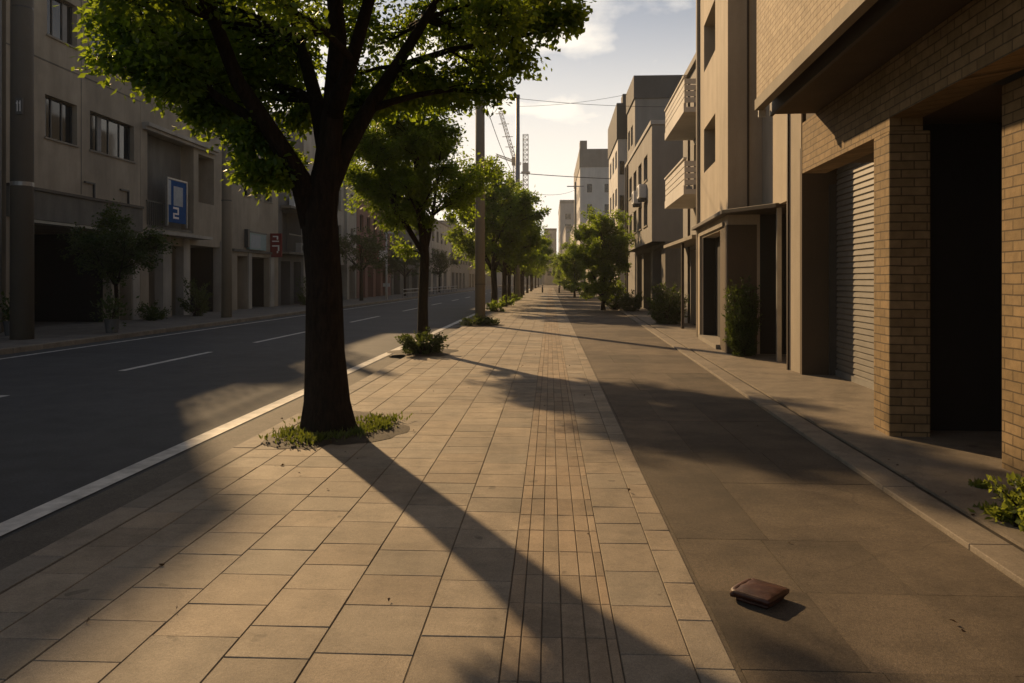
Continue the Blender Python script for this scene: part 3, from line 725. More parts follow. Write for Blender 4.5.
# ------------------------------------------------------------------ poles, wires
def pole(name, label, x, y, h, r0, r1, mat, group=None, extras=None):
    e = thing(name, label, 'pole', (x, y, 0), 0, group)
    m = MB(); m.tube([(0, 0, -.1), (0, 0, h*.5), (0, 0, h)], [r0, (r0+r1)/2, r1], 20); m.build('shaft', mat, e, True)
    return e
def band(e, z, r, mat, hgt=.04, name='band'):
    m = MB(); m.tube([(0, 0, z), (0, 0, z+hgt)], r, 20); m.build(name, mat, e)
p = pole('utility_pole', 'thick concrete utility pole at the left frame edge with number plate and pale collar', -13.06, 18.4, 11.5, .262, .24, M['poledark'])
band(p, 3.82, .2585, M['alum'], .10); band(p, 8.2, .25, M['frame'])
m = MB(); m.box(.02, .20, -.272, -.235, 5.55, 5.95); pl_ = m.build('number_plate', M['darkgrey'], p)
m = MB()
for k in (0, 1): m.box(.06+.07*k, .085+.07*k, -.279, -.2725, 5.62, 5.88); m.box(.045+.07*k, .0595+.07*k, -.279, -.2725, 5.80, 5.84)
m.build('numeral', M['signwhite'], pl_)
p = pole('utility_pole', 'slim grey utility pole across the road in front of the columned building', -12.7, 29.6, 9.5, .20, .16, M['pole']); band(p, 4.6, .2, M['frame'])
p = pole('utility_pole', 'bare concrete utility pole on the kerb line between second street tree and the tree row', -2.33, 25.55, 8.4, .172, .150, M['pole'])
band(p, 5.0, .175, M['alum']); band(p, 1.35, .185, M['darkgrey'], .02)
m = MB(); m.box(-.7, .7, -.05, .05, 7.9, 8.0); m.build('crossarm', M['polemetal'], p)
p = pole('steel_pole', 'tall slender grey steel pole rising above the tree row', -2.4, 57, 15.1, .20, .15, M['polemetal']); band(p, 15.0, .17, M['frame'], .25)
p = pole('utility_pole', 'thin distant utility pole in front of the white apartment block', 3.3, 100, 14.2, .18, .13, M['pole'])
m = MB(); m.box(-1.1, 1.1, -.06, .06, 13.6, 13.72); m.build('crossarm', M['polemetal'], p)
e = thing('lamp_post', 'thin white lamp post across the road in front of the reddish building', 'lamp post', (-12.28, 57.2, 0))
m = MB(); m.tube([(0, 0, 0), (0, 0, 5.0)], [.085, .06], 12); m.build('shaft', M['white'], e, True)
m = MB(); m.box(-.25, .25, -.06, .06, 1.0, 1.25); m.build('control_box', M['white'], e)
m = MB(); m.box(-.1, .9, -.09, .09, 5.0, 5.12); m.build('lamp_head', M['white'], e)
def wire(label, a, b_, sag, r=.012):
    m = MB(); pts = []
    for i in range(25):
        t_ = i/24; p_ = Vector(a).lerp(Vector(b_), t_); p_.z -= sag*4*t_*(1-t_); pts.append(p_)
    m.tube(pts, r, 5); o = m.build('overhead_wire', M['wire']); return tag(o, label, 'wire', 'overhead wires')
wire('thick overhead wire crossing the street from the steel pole to the slim pale tower', (-10, 57, 10.3), (8.5, 60.5, 9.3), .25, .03)
wire('thin cable running along the kerb line from the bare concrete pole to the steel pole', (-2.33, 25.5, 7.95), (-2.4, 57, 9.0), .5, .014)
wire('thin cable crossing the street from the bare concrete pole to the balcony building', (-2.33, 25.5, 7.7), (4.5, 27.3, 7.6), .12, .008)
wire('thin lower overhead wire running to the distant utility pole', (-2.4, 57.2, 8.2), (3.3, 99.9, 13.2), .5, .02)
wire('thin high overhead wire from the steel pole up towards the right roofs', (-2.4, 57, 14.4), (7.0, 48, 13.5), .3, .012)

# lattice mast and crane far beyond
def lattice(m, a, b_, w, n, r):
    a, b_ = Vector(a), Vector(b_); d = (b_-a).normalized(); s_ = d.cross(Vector((0, 1, 0))).normalized(); u = s_.cross(d)
    cs = [(s_*w+u*w), (s_*w-u*w), (-s_*w-u*w), (-s_*w+u*w)]
    for c_ in cs: m.tube([a+c_, b_+c_], r, 4)
    for i in range(n):
        p0, p1 = a.lerp(b_, i/n), a.lerp(b_, (i+1)/n)
        for k in range(4): m.tube([p0+cs[k], p1+cs[(k+1) % 4]], r*.7, 4, False)
        for k in range(4): m.tube([p1+cs[k], p1+cs[(k+1) % 4]], r*.7, 4, False)
e = thing('lattice_mast', 'tall pale lattice mast far behind the trees, right of the steel pole', 'mast', (-7.3, 230, 0))
m = MB(); lattice(m, (0, 0, 0), (0, 0, 45), .75, 30, .11); m.build('lattice', M['polemetal'], e)
m = MB()
for z in (33.5, 25): m.box(-1.3, 1.3, -1.3, 1.3, z, z+.35)
m.box(-.9, .9, -.9, .9, 33.85, 36.5); m.build('platform', M['polemetal'], e)
e = thing('tower_crane', 'distant tower crane with steeply tilted jib between the concrete pole and the steel pole', 'crane', (-10.4, 232, 0))
m = MB(); lattice(m, (0, 0, 0), (0, 0, 36), .7, 22, .10); m.build('mast', M['polemetal'], e)
m = MB(); lattice(m, (0, 0, 37), (-4.6, 0, 52.5), .5, 14, .09)
for t_ in (.3, .5, .75, .95):
    q = Vector((0, 0, 37)).lerp(Vector((-4.6, 0, 52.5)), t_); m.tube([q+Vector((-1.7, 0, .1)), q+Vector((1.5, 0, .1))], .1, 4)
m.build('jib', M['polemetal'], e)
m = MB(); lattice(m, (-6.0, 0, 39.4), (1.6, 0, 36.6), .3, 8, .08); m.build('counter_jib', M['polemetal'], e)
m = MB(); m.box(-1.1, 1.1, -1, 1, 36.2, 38.6); m.build('cab', M['frame'], e)

# ------------------------------------------------------------------ vegetation
def leaves_mesh(name, pts, dirs, size, mat, parent, rng, droop=.35, asp=.55, fold=.25):
    n = len(pts); P = np.asarray(pts, float); D = np.asarray(dirs, float)
    D = D+rng.normal(0, .55, (n, 3)); D[:, 2] -= droop
    D /= np.linalg.norm(D, axis=1)[:, None]+1e-9
    Rv = rng.normal(0, 1, (n, 3)); Rv[:, 2] *= .45          # blades lie rather flat
    S = np.cross(D, np.cross(Rv, D)); S /= np.linalg.norm(S, axis=1)[:, None]+1e-9
    Nn = np.cross(D, S)
    sz = size*rng.uniform(.6, 1.25, n)[:, None]
    base = P; tip = P+D*sz; mid = P+D*sz*.45
    a = mid+S*sz*asp*.5+Nn*sz*fold*.3; b_ = mid-S*sz*asp*.5+Nn*sz*fold*.3
    V = np.stack([base, a, tip, b_], 1).reshape(-1, 3)
    i = np.arange(n)*4
    T = np.stack([i, i+1, i+2, i, i+2, i+3], 1).reshape(-1)
    me = bpy.data.meshes.new(name); me.vertices.add(len(V)); me.vertices.foreach_set('co', V.reshape(-1))
    me.loops.add(len(T)); me.loops.foreach_set('vertex_index', T)
    me.polygons.add(len(T)//3); me.polygons.foreach_set('loop_start', np.arange(0, len(T), 3)); me.polygons.foreach_set('loop_total', np.full(len(T)//3, 3))
    me.materials.append(mat); me.update(calc_edges=True); me.validate()
    o = bpy.data.objects.new(name, me); COL.objects.link(o)
    if parent: o.parent = parent
    return o
def bez(a, b_, bend, n, rng):
    a, b_ = np.array(a, float), np.array(b_, float); L = np.linalg.norm(b_-a)
    c_ = (a+b_)/2+np.array([0, 0, bend*L])+rng.normal(0, .07*L, 3)
    t_ = np.linspace(0, 1, n)[:, None]
    return (1-t_)**2*a+2*t_*(1-t_)*c_+t_**2*b_
def crown(e, limbs, lobes, rng, leaf_size, per_lobe, twigs=7, mat=None, woodm=None, twig_r=.012):
    """limbs: list of (points, radii); lobes: (centre, radius). Branch to every lobe, twigs in it, leaves along the twigs."""
    wood = MB()
    for pts, rad in limbs: wood.tube([tuple(p) for p in pts], list(rad), 10)
    nodes = np.array([p for pts, rad in limbs for p in pts[1:]]); nr = np.array([r for pts, rad in limbs for r in list(rad)[1:]])
    P = []; D = []
    for (c_, r_) in lobes:
        c_ = np.array(c_, float)
        d = np.linalg.norm(nodes-c_, axis=1)+np.maximum(0, nodes[:, 2]-c_[2])*1.5
        k = int(np.argmin(d))
        br = bez(nodes[k], c_, .08, 7, rng); r0 = min(nr[k]*.55, .018+.02*np.linalg.norm(c_-nodes[k]))
        wood.tube([tuple(p) for p in br], list(np.linspace(r0, twig_r*.8, 7)), 6)
        for q in range(twigs):
            v = rng.normal(0, 1, 3); v[2] *= .55; v /= np.linalg.norm(v)
            endp = c_+v*r_*rng.uniform(.65, 1.1)
            st = br[rng.integers(3, 7)]
            tw = bez(st, endp, .06, 6, rng)
            wood.tube([tuple(p) for p in tw], list(np.linspace(twig_r*.7, twig_r*.25, 6)), 4, False)
            m_ = max(3, int(per_lobe/twigs)); t_ = rng.uniform(.2, 1.02, m_)**.8
            ix = np.clip(t_*5, 0, 4.999); i0 = ix.astype(int); fr_ = (ix-i0)[:, None]
            pp = tw[i0]*(1-fr_)+tw[i0+1]*fr_+rng.normal(0, .05+.075*r_, (m_, 3))
            dd = (tw[i0+1]-tw[i0]); dd /= np.linalg.norm(dd, axis=1)[:, None]+1e-9
            P.append(pp); D.append(dd+rng.normal(0, .5, (m_, 3)))
    wo = wood.build('trunk', woodm or M['bark'], e, True)
    lo = leaves_mesh('crown', np.concatenate(P), np.concatenate(D), leaf_size, mat or M['leaf'], e, rng)
    return wo, lo

# image silhouette of tree 1 only steers where its boughs reach; they get real depth
def proj(p):
    c_, s_ = math.cos(YAW), math.sin(YAW); a = p[0]*c_+p[1]*s_; d = -p[0]*s_+p[1]*c_
    return 512+F_PX*a/d, 280-F_PX*(p[2]-1.5)/d, d
def inpoly(x, y, poly):
    r = False; j = len(poly)-1
    for i in range(len(poly)):
        (xi, yi), (xj, yj) = poly[i], poly[j]
        if (yi > y) != (yj > y) and x < (xj-xi)*(y-yi)/(yj-yi)+xi: r = not r
        j = i
    return r
SIL = [(70, -400), (78, 0), (86, 16), (100, 30), (90, 68), (130, 82), (162, 98), (185, 124), (210, 138), (226, 150), (240, 168), (238, 180), (262, 190), (290, 184), (312, 150), (330, 150), (350, 142), (372, 110),
       (400, 98), (440, 96), (488, 108), (508, 108), (522, 96), (538, 76), (530, 48), (556, 44), (576, 32), (590, 22), (578, 4), (600, -60), (640, -400)]
rng = np.random.default_rng(7)
T1 = np.array([-2.22, 7.55, 0])
e1 = thing('street_tree', 'large nearest street tree with thick dark forked trunk, leaves glowing yellow-green in the backlight', 'tree', tuple(T1), 0, 'street trees along the kerb')
def px3(x, y, dep):   # pixel -> point relative to tree 1 (design helper for the fork positions)
    c_, s_ = math.cos(YAW), math.sin(YAW); cx = (x-512)/F_PX
    return np.array([(cx*c_-s_)*dep, (cx*s_+c_)*dep, 1.5+(280-y)/F_PX*dep])-T1
limbs = [
    ([(.02, 0, -.1), (.01, 0, .06), (0, 0, .3), (-.02, 0, .8), (-.03, 0, 1.5), px3(319, 215, 7.6), px3(327, 165, 7.6), px3(333, 110, 7.6), px3(338, 40, 7.6), px3(330, -60, 7.7), px3(342, -190, 7.8)],
     [.36, .285, .235, .20, .182, .185, .135, .11, .09, .065, .035]),
    ([px3(314, 225, 7.6), px3(300, 178, 7.5), px3(270, 130, 7.3), px3(238, 82, 7.1), px3(214, 20, 6.9), px3(196, -50, 6.7), px3(150, -120, 6.4)], [.14, .105, .085, .07, .06, .045, .02]),
    ([px3(322, 200, 7.6), px3(345, 150, 7.7), px3(368, 110, 7.9), px3(395, 68, 8.1), px3(425, 20, 8.3), px3(470, -50, 8.5), px3(530, -90, 8.7)], [.13, .095, .078, .065, .05, .035, .018]),
    ([px3(328, 160, 7.6), px3(316, 100, 7.9), px3(300, 40, 8.3), px3(280, -40, 8.8), px3(270, -120, 9.2)], [.10, .075, .06, .045, .02]),
    ([px3(332, 120, 7.6), px3(352, 60, 7.2), px3(372, -10, 6.8), px3(400, -110, 6.4)], [.09, .065, .05, .02]),
    ([px3(270, 130, 7.3), px3(215, 95, 7.2), px3(165, 50, 7.1), px3(120, 20, 7.0)], [.06, .04, .03, .012]),
    ([px3(395, 68, 8.1), px3(450, 50, 8.2), px3(510, 40, 8.1), px3(560, 25, 8.0)], [.045, .03, .022, .01]),
]
lobes = []
LIMBS2D = [(312, 190, 270, 130), (270, 130, 238, 82), (238, 82, 214, 20), (340, 160, 368, 110), (368, 110, 395, 68), (395, 68, 425, 20), (327, 165, 333, 110), (333, 110, 338, 40), (316, 100, 300, 40)]
def segd(x, y, ax, ay, bx_, by):
    t_ = max(0, min(1, ((x-ax)*(bx_-ax)+(y-ay)*(by-ay))/((bx_-ax)**2+(by-ay)**2))); return math.hypot(x-ax-t_*(bx_-ax), y-ay-t_*(by-ay))
tries = 0
while len(lobes) < 165 and tries < 60000:
    tries += 1
    v = rng.normal(0, 1, 3); v /= np.linalg.norm(v); q = v*rng.uniform(.35, 1.0)**.5
    p_ = T1+np.array([.15, .1, 4.7])+q*np.array([3.0, 2.6, 2.45])
    r_ = rng.uniform(.32, .52)
    x, y, d = proj(p_)
    rp = r_*F_PX/d
    if y < -520: continue
    okk = all(inpoly(x+rp*a*.95, y+rp*b_*.8, SIL) for a, b_ in ((-1, 0), (1, 0), (0, 1), (.7, .7), (-.7, .7)))
    if not okk: continue
    if 285 < x < 350 and y > 110 and d < 7.6: continue          # keep the fork clear on the viewer's side
    if d < 7.9 and any(segd(x, y, *sg) < rp*.85+9 for sg in LIMBS2D): continue   # boughs stay readable from below
    lobes.append((p_-T1, r_))
# boughs along the lower rim of the crown
for (x, y, d, r_) in [(110, 18, 7.0, .2), (118, 58, 7.0, .26), (150, 78, 7.0, .22), (165, 60, 6.9, .33), (195, 105, 7.5, .26), (215, 118, 7.6, .24), (250, 172, 7.3, .15), (272, 172, 7.4, .17), (240, 140, 7.3, .16), (290, 165, 7.8, .15),
                      (200, 80, 7.6, .38), (235, 112, 7.8, .34), (190, 40, 7.8, .42), (150, 40, 7.4, .36), (390, 40, 8.9, .45), (350, 30, 9.0, .45), (260, 60, 8.4, .45), (300, 20, 9, .5), (420, 90, 8.8, .35), (370, 95, 8.8, .32), (455, 30, 8.8, .4), (262, 140, 7.6, .24), (455, 85, 8.2, .24), (495, 92, 8.1, .17), (520, 62, 8.1, .2), (480, 70, 8.2, .3), (555, 25, 8.0, .17), (575, 15, 8.0, .13), (535, 20, 8.1, .3), (420, 78, 8.2, .26), (385, 92, 8.3, .2), (360, 110, 8.3, .18), (130, 35, 7, .3), (300, 120, 8.2, .2), (350, 80, 8.5, .3), (375, 104, 8.7, .16), (405, 98, 8.8, .17), (435, 96, 8.8, .16), (465, 98, 8.6, .15), (345, 128, 8.5, .13), (270, 95, 8.2, .3), (300, 70, 8.6, .35)]:
    lobes.append((px3(x, y, d), r_))
crown(e1, limbs, lobes, rng, .078, 600, 10)
print('tree1 lobes', len(lobes), tries)

def small_tree(label, x, y, H, R_, base, rng, nl, per, ls, off=0.0, group='street trees along the kerb', mat=None, tr=.17, name='street_tree', zs=1.0, twigs=6, fork=None):
    e = thing(name, label, 'tree', (x, y, 0), 0, group)
    fk = fork or base*.95
    tp = [(0, 0, -.1), (0, 0, .1), (rng.normal(0, .02), 0, fk*.5), (rng.normal(0, .03), 0, fk), (off*.7+rng.normal(0, .06), rng.normal(0, .1), (base+H)/2), (off+rng.normal(0, .1), rng.normal(0, .1), H*.86)]
    limbs = [(tp, [tr*1.5, tr*1.2, tr, tr*.95, tr*.5, tr*.12])]
    for k in range(5):
        a = k*2*math.pi/5+rng.normal(0, .3); q = rng.uniform(.5, .75)
        limbs.append(([tp[3], (off*.5+math.cos(a)*R_*q*.4, math.sin(a)*R_*q*.4, base+(H-base)*.2), (off+math.cos(a)*R_*q*.75, math.sin(a)*R_*q*.75, base+(H-base)*rng.uniform(.3, .55))], [tr*.5, tr*.38, tr*.12]))
    lobes = []; ph = rng.uniform(0, 6.28)
    while len(lobes) < nl:
        v = rng.normal(0, 1, 3); v /= np.linalg.norm(v); q = v*rng.uniform(.15, 1)**.45*(1+.22*math.sin(3.1*math.atan2(v[1], v[0])+ph)+.14*math.sin(5*v[2]+2*ph))
        z = (base+H)/2+q[2]*(H-base)/2*.88
        if z < base+.1: z = base+.1+rng.uniform(0, .3)
        lobes.append(((q[0]*R_*.85+off, q[1]*R_*.85, z), R_*rng.choice([.13, .18, .24, .33])))
    crown(e, limbs, lobes, rng, ls, per, twigs, mat or M['leaf'])
    return e
rng = np.random.default_rng(11)
small_tree('second street tree with slim dark trunk rising from a clipped leafy shrub', -2.68, 16.1, 6.1, 1.62, 2.05, rng, 130, 460, .08, off=-.28, tr=.105, fork=2.0)
def copy_thing(e, loc, rz, sc, label):
    c_ = e.copy(); COL.objects.link(c_); c_.location = loc; c_.rotation_euler = (0, 0, rz); c_.scale = (sc, sc, sc); c_['label'] = label
    for ch in list(e.children):
        k = ch.copy(); COL.objects.link(k); k.parent = c_
    return c_
tA = small_tree('first street tree beyond the concrete utility pole', -2.7, 37, 7.0, 2.55, 1.95, rng, 95, 300, .16, tr=.15)
tB = small_tree('second street tree beyond the concrete utility pole', -2.6, 43.5, 6.9, 2.5, 2.0, rng, 95, 300, .16, tr=.14)
ords = ['third', 'fourth', 'fifth', 'sixth', 'seventh', 'eighth', 'ninth', 'tenth', 'eleventh']
for k, y in enumerate([50.5, 57.8, 66, 76, 88, 102, 118, 138, 165]):
    copy_thing(tA if k % 2 else tB, (-2.6+.1*((k*7) % 3-1), y, 0), k*1.3+.7, .92+.05*((k*5) % 4), ords[k]+' street tree beyond the concrete utility pole')
tR = small_tree('bushy tree leaning over the right kerb in front of the grey buildings', 2.65, 38.5, 5.35, 1.6, .6, rng, 110, 330, .12, group='trees along the right kerb', tr=.1)
copy_thing(tR, (2.1, 66, 0), 2.0, .95, 'smaller hazy tree farther along the right kerb')
copy_thing(tR, (2.6, 92, 0), 4.0, .95, 'tree along the right kerb right before the white block')
copy_thing(tR, (2.3, 122, 0), 1.1, 1.1, 'hazy tree along the right kerb beside the white block')
copy_thing(tR, (1.9, 150, 0), 3.1, 1.2, 'farthest hazy tree along the right kerb near the end of the street')
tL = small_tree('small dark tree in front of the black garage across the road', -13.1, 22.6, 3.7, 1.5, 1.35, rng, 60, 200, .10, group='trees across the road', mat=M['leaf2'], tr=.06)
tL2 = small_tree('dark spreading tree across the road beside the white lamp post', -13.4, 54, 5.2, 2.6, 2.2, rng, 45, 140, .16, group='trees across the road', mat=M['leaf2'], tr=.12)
copy_thing(tL2, (-13.3, 70, 0), 2.2, .85, 'dark tree across the road beyond the white lamp post')
copy_thing(tL2, (-13.3, 92, 0), 4.1, 1.0, 'dark hazy tree far across the road')

def shrub(label, x, y, rx, ry, h, n, ls, rng, mat=None, name='shrub', cat='shrub', group=None, z0=.0, boxy=2.0, low=.02):
    e = thing(name, label, cat, (x, y, z0), rng.uniform(0, .4), group)
    m = MB()
    P = []; D = []
    ns = max(8, n//70)
    for k in range(ns):
        a = rng.uniform(0, 2*math.pi); q = rng.uniform(0, 1)**.5
        v = rng.normal(0, 1, 3); v /= np.linalg.norm(v); pw = (abs(v)**boxy).sum()**(1/boxy); v = v/pw
        tip = np.array([v[0]*rx, v[1]*ry, low+(h-low)*(.5+.5*v[2])])*rng.uniform(.86, 1.06)
        st = np.array([math.cos(a)*rx*.3*q, math.sin(a)*ry*.3*q, 0])
        tw = bez(st, tip, .1, 6, rng); m.tube([tuple(p) for p in tw], list(np.linspace(.012, .004, 6)), 4, False)
        mm = n//ns; t_ = rng.uniform(.35, 1.03, mm); ix = np.clip(t_*5, 0, 4.999); i0 = ix.astype(int); fr_ = (ix-i0)[:, None]
        P.append(tw[i0]*(1-fr_)+tw[i0+1]*fr_+rng.normal(0, .06*max(rx, ry, .4), (mm, 3))*np.array([1, 1, .8])); dd = tw[i0+1]-tw[i0]; D.append(dd/(np.linalg.norm(dd, axis=1)[:, None]+1e-9)+rng.normal(0, .5, (mm, 3)))
    P = np.concatenate(P); P[:, 2] = np.maximum(P[:, 2], .01)
    m.build('stem', M['bark'], e, True)
    leaves_mesh('foliage', P, np.concatenate(D), ls, mat or M['leaf'], e, rng, droop=-.1)
    return e
shrub('clipped leafy shrub around the foot of the second street tree', -2.58, 15.4, .46, .40, .46, 4200, .06, rng, boxy=3, mat=M['leaf2'])
shrub('low weedy plant at the foot of the concrete utility pole', -2.3, 25.2, .75, .4, .26, 1600, .08, rng, mat=M['leaf2'])
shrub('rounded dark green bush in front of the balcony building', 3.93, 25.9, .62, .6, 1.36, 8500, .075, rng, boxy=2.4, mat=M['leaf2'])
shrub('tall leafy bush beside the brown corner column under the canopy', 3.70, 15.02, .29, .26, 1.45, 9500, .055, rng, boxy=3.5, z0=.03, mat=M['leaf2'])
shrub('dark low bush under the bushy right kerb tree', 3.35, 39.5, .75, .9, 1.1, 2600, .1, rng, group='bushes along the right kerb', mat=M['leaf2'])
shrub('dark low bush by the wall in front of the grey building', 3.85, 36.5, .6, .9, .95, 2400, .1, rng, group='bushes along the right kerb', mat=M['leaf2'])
shrub('hazy bush on the right kerb, farther down the street', 3.0, 62, .7, 1.2, 1.2, 1500, .14, rng, group='bushes along the right kerb')
shrub('bright weed clump against the brick pier at the right edge', 2.84, 4.72, .27, .30, .31, 1500, .05, rng, mat=M['weed'], name='weed', cat='plant', z0=.03)
shrub('dark rounded shrub beside a column of the columned building', -14.4, 30.6, .6, .8, 1.6, 1800, .1, rng, mat=M['leaf2'], group='shrubs across the road', z0=.03)
shrub('low dark shrub beside the pale pillar of the beige building', -14.5, 27.4, .5, .9, .75, 1500, .09, rng, mat=M['leaf2'], group='shrubs across the road', z0=.03)
shrub('dark shrub mass at the foot of the dark weathered building', -14.2, 44.6, .7, 1.5, 1.8, 1800, .12, rng, mat=M['leaf2'], group='shrubs across the road', z0=.03)
for k, y in enumerate((36.4, 43.2, 49.8, 57, 66)):
    shrub(['low weeds at the foot of the first tree beyond the utility pole', 'low weeds at the foot of the second tree beyond the utility pole', 'low weeds at the foot of the third tree beyond the utility pole', 'low weeds at the foot of the fourth tree beyond the utility pole', 'low weeds at the foot of the fifth tree beyond the utility pole'][k], -2.55, y, .6, .6, .55, 900, .1, rng, group='weeds at tree feet')
# potted plant across the road
def potted(label, x, y, h):
    e = thing('potted_plant', label, 'potted plant', (x, y, .035), 0, 'potted plants across the road')
    m = MB(); m.tube([(0, 0, 0), (0, 0, .38)], [.15, .2], 14); m.build('pot', M['darkgrey'], e)
    P = rng.normal(0, 1, (260, 3))*np.array([.18, .18, .18])+np.array([0, 0, .38+h*.5]); leaves_mesh('foliage', P, P-np.array([0, 0, .3]), .13, M['leaf2'], e, rng, droop=-.2)
    m = MB()
    for k in range(6): m.tube([(0, 0, .3), (rng.normal(0, .12), rng.normal(0, .12), .38+h*.6)], .01, 4)
    m.build('stem', M['bark'], e)
potted('dark potted plant on the far kerb in front of the black garage', -12.15, 20.75, .5)
potted('dark potted plant beside the thick utility pole at the left edge', -14.2, 19.6, .5)

# planting pit of tree 1
def pit(cx, cy, rx, ry, seed, h=.035):
    r = random.Random(seed); m = MB(); n = 44; rings = 6; V = [(cx, cy, h)]; Fc = []
    off = [1+.16*math.sin(3*k/n*6.283+seed)+r.uniform(-.07, .07) for k in range(n)]
    for j in range(1, rings+1):
        for k in range(n):
            a = 2*math.pi*k/n; q = j/rings*off[k]; V.append((cx+math.cos(a)*rx*q, cy+math.sin(a)*ry*q, h*(1-(j/rings)**2)+.0035+r.uniform(-.004, .008)*(j < rings)))
    for k in range(n): Fc.append((0, 1+k, 1+(k+1) % n))
    for j in range(rings-1):
        for k in range(n): Fc.append((1+j*n+k, 1+(j+1)*n+k, 1+(j+1)*n+(k+1) % n, 1+j*n+(k+1) % n))
    m.add(V, Fc); return tag(m.build('soil', M['soil'], None, True), kind='structure')
pit(-2.13, 7.65, .60, .95, 2)
pit(-2.6, 15.8, .7, .8, 5); pit(-2.33, 25.4, .8, .6, 6)
def tuft(name, spots, n, ls, mat, rng, hgt=.06):
    P = []; D = []
    for (x, y, s_) in spots:
        k = n; p_ = np.stack([x+rng.normal(0, s_, k), y+rng.normal(0, s_*1.3, k), np.full(k, .012)+rng.uniform(0, hgt*.5, k)], 1)
        d = np.stack([rng.normal(0, .55, k), rng.normal(0, .55, k), np.ones(k)], 1); P.append(p_); D.append(d)
    o = leaves_mesh(name, np.concatenate(P), np.concatenate(D), ls, mat, None, rng, droop=-.5, asp=.38)
    return o
spots = [(-2.12+(a_+2.12)*.8, 7.55+(b_-7.55)*.85, c_) for a_, b_, c_ in [(-2.55, 7.0, .09), (-2.35, 6.9, .08), (-2.12, 6.98, .08), (-1.9, 7.15, .08), (-1.72, 7.5, .09), (-1.65, 7.8, .1), (-1.78, 8.05, .09), (-1.75, 7.3, .06), (-2.62, 7.25, .06), (-1.55, 7.65, .05), (-2.2, 6.85, .06), (-2.6, 8.0, .1), (-1.6, 8.1, .07)]]
tag(tuft('grass', spots, 95, .055, M['grass'], rng), 'short grass and weeds around the base of the nearest tree', 'grass', kind='stuff')
tag(tuft('grass', [(3.0, 4.6, .05), (2.93, 4.75, .06), (3.1, 5.3, .05), (2.78, 5.0, .03), (3.05, 5.6, .03)], 60, .06, M['grass'], rng), 'thin grass sprouting from the pavement edge beside the weed clump', 'grass', kind='stuff')
# fallen leaves and grit
k = 81
xs = np.concatenate([rng.uniform(2.5, 3.0, 15), rng.normal(-2.2, .5, 33), rng.uniform(-2.6, 2.2, 33)]); ys = np.concatenate([rng.uniform(3.8, 6.5, 15), rng.normal(7.6, .7, 33), rng.uniform(3, 16, 33)])
P = np.stack([xs, ys, np.full(k, .008)], 1); P[:15, 2] = .042
o = leaves_mesh('fallen_leaves', P, np.stack([rng.normal(0, 1, k), rng.normal(0, 1, k), np.zeros(k)], 1), .032, M['dry'], None, rng, droop=0, fold=.5)
tag(o, 'scattered dry fallen leaves and bits on the pavement', 'fallen leaves', kind='stuff')

# ------------------------------------------------------------------ far small things
def bollard(label, x, y):
    e = thing('bollard', label, 'bollard', (x, y, 0), 0, 'distant bollards'); m = MB(); m.tube([(0, 0, 0), (0, 0, .8), (0, 0, .9)], [.10, .10, .05], 10); m.build('post', M['frame'], e, True)
    m = MB(); m.tube([(0, 0, .65), (0, 0, .72)], .104, 10); m.build('band', M['white'], e)
bollard('small dark bollard far down the middle of the walk', 1.05, 88); bollard('small dark bollard far down the walk beside the tree row', -.9, 92)
# guard rail across the road, far
e = thing('guard_rail', 'grey metal guard rail at the far side of the road', 'guard rail', (-12.0, 62, 0))
m = MB()
for k in range(16): m.tube([(0, k*2.4, 0), (0, k*2.4, .8)], .05, 8)
for k in range(16):
    m = MB(); m.tube([(0, k*2.4, 0), (0, k*2.4, .8)], .05, 8); m.build('post', M['polemetal'], e)
for z in (.72, .42):
    m = MB(); m.tube([(.06, -.2, z), (.06, 36.2, z)], .04, 8); m.build('rail', M['polemetal'], e)

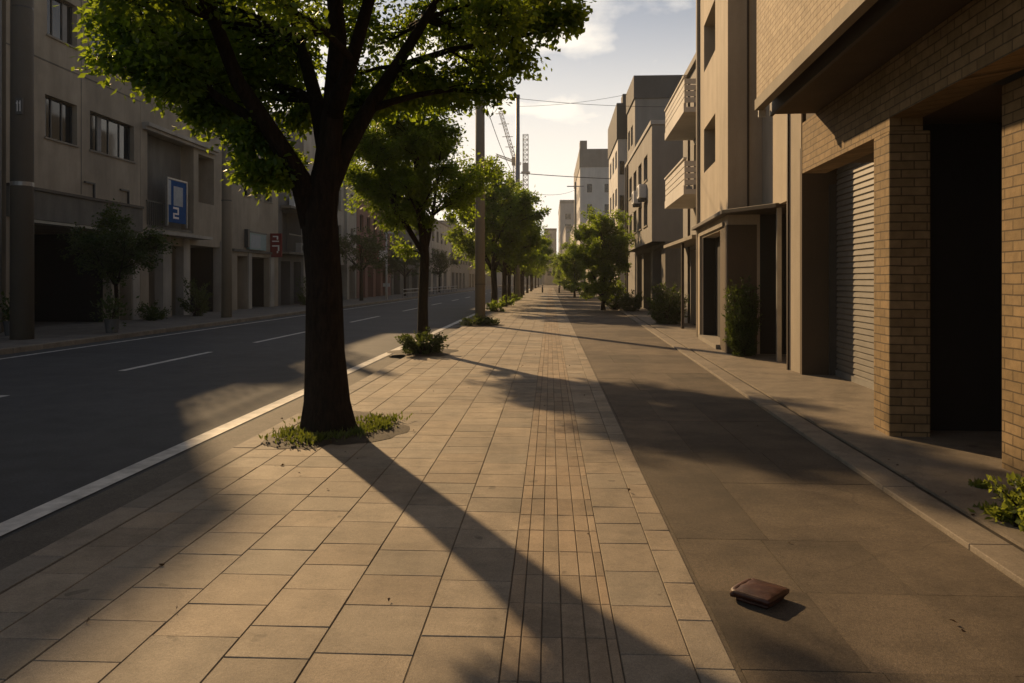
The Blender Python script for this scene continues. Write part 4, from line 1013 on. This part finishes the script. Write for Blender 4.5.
# ------------------------------------------------------------------ wallet
e = thing('wallet', 'brown leather folded wallet lying on the worn lane', 'wallet', (.985, 3.655, .002), R(48))
def cushion(lx, ly, z0, z1, puff, n=14, drop=0):
    m = MB(); V = []; Fc = []
    for j in range(n+1):
        for i in range(n+1):
            u, v = i/n*2-1, j/n*2-1
            k = (1-abs(u)**3.5)*(1-abs(v)**3.5)
            z = z1-(1-k)*puff+.0012*math.sin(9*u+4*v)
            V.append((u*lx/2*(1-.02*v*v), v*ly/2*(1-.03*u*u), z))
    N1 = (n+1)**2
    for j in range(n+1):
        for i in range(n+1): x, y_, z = V[j*(n+1)+i]; V.append((x*.98, y_*.98, z0+.001*math.sin(i)))
    for j in range(n):
        for i in range(n):
            a = j*(n+1)+i; Fc.append((a, a+1, a+n+2, a+n+1)); Fc.append((N1+a, N1+a+n+1, N1+a+n+2, N1+a+1))
    for i in range(n):
        a, b_ = i, i+1; Fc.append((a, N1+a, N1+b_, b_)); a, b_ = n*(n+1)+i, n*(n+1)+i+1; Fc.append((a, b_, N1+b_, N1+a))
        a, b_ = i*(n+1), (i+1)*(n+1); Fc.append((a, b_, N1+b_, N1+a)); a, b_ = i*(n+1)+n, (i+1)*(n+1)+n; Fc.append((a, N1+a, N1+b_, b_))
    return m.add(V, Fc)
LX, LY = .215, .195
cushion(LX, LY, .026, .058, .012).build('upper_cover', M['leather'], e, True)
m = cushion(LX*.84, LY*.82, .002, .018, .004); m.build('lower_cover', M['leather'], e, True)
m = MB(); m.box(-LX*.43, LX*.43, -LY*.42, LY*.42, .0185, .0315); m.build('card_pockets', M['lining'], e)
m = MB()   # rolled spine on the sunlit side
pts = []
for i in range(13):
    u = i/12*2-1; pts.append((u*LX*.49, LY*.475-.004*u*u, .030-.003*u*u))
m.tube(pts, [.010, .018]+[.024]*9+[.018, .010], 14); m.build('spine', M['leather'], e, True)
for sx in (-1, 1):
    m = MB()
    for i in range(26):
        u = -LY*.42+i*LY*.80/26; m.box(sx*LX*.462-.0008, sx*LX*.462+.0008, u, u+LY*.016, .0485, .0500)
    m.build('stitching', M['lining'], e)

# ------------------------------------------------------------------ haze
m = MB(); m.box(-120, 120, -40, 330, -1.2, 62)
t = MT('haze'); t.t.nodes.remove(t.b)
pv = t.n('ShaderNodeVolumePrincipled'); pv.inputs['Color'].default_value = (.95, .92, .86, 1); pv.inputs['Density'].default_value = .0006; pv.inputs['Anisotropy'].default_value = .2
t.l(pv.outputs[0], t.o.inputs['Volume'])
tag(m.build('haze', t.m), 'thin pale evening haze filling the street', 'haze', kind='stuff')
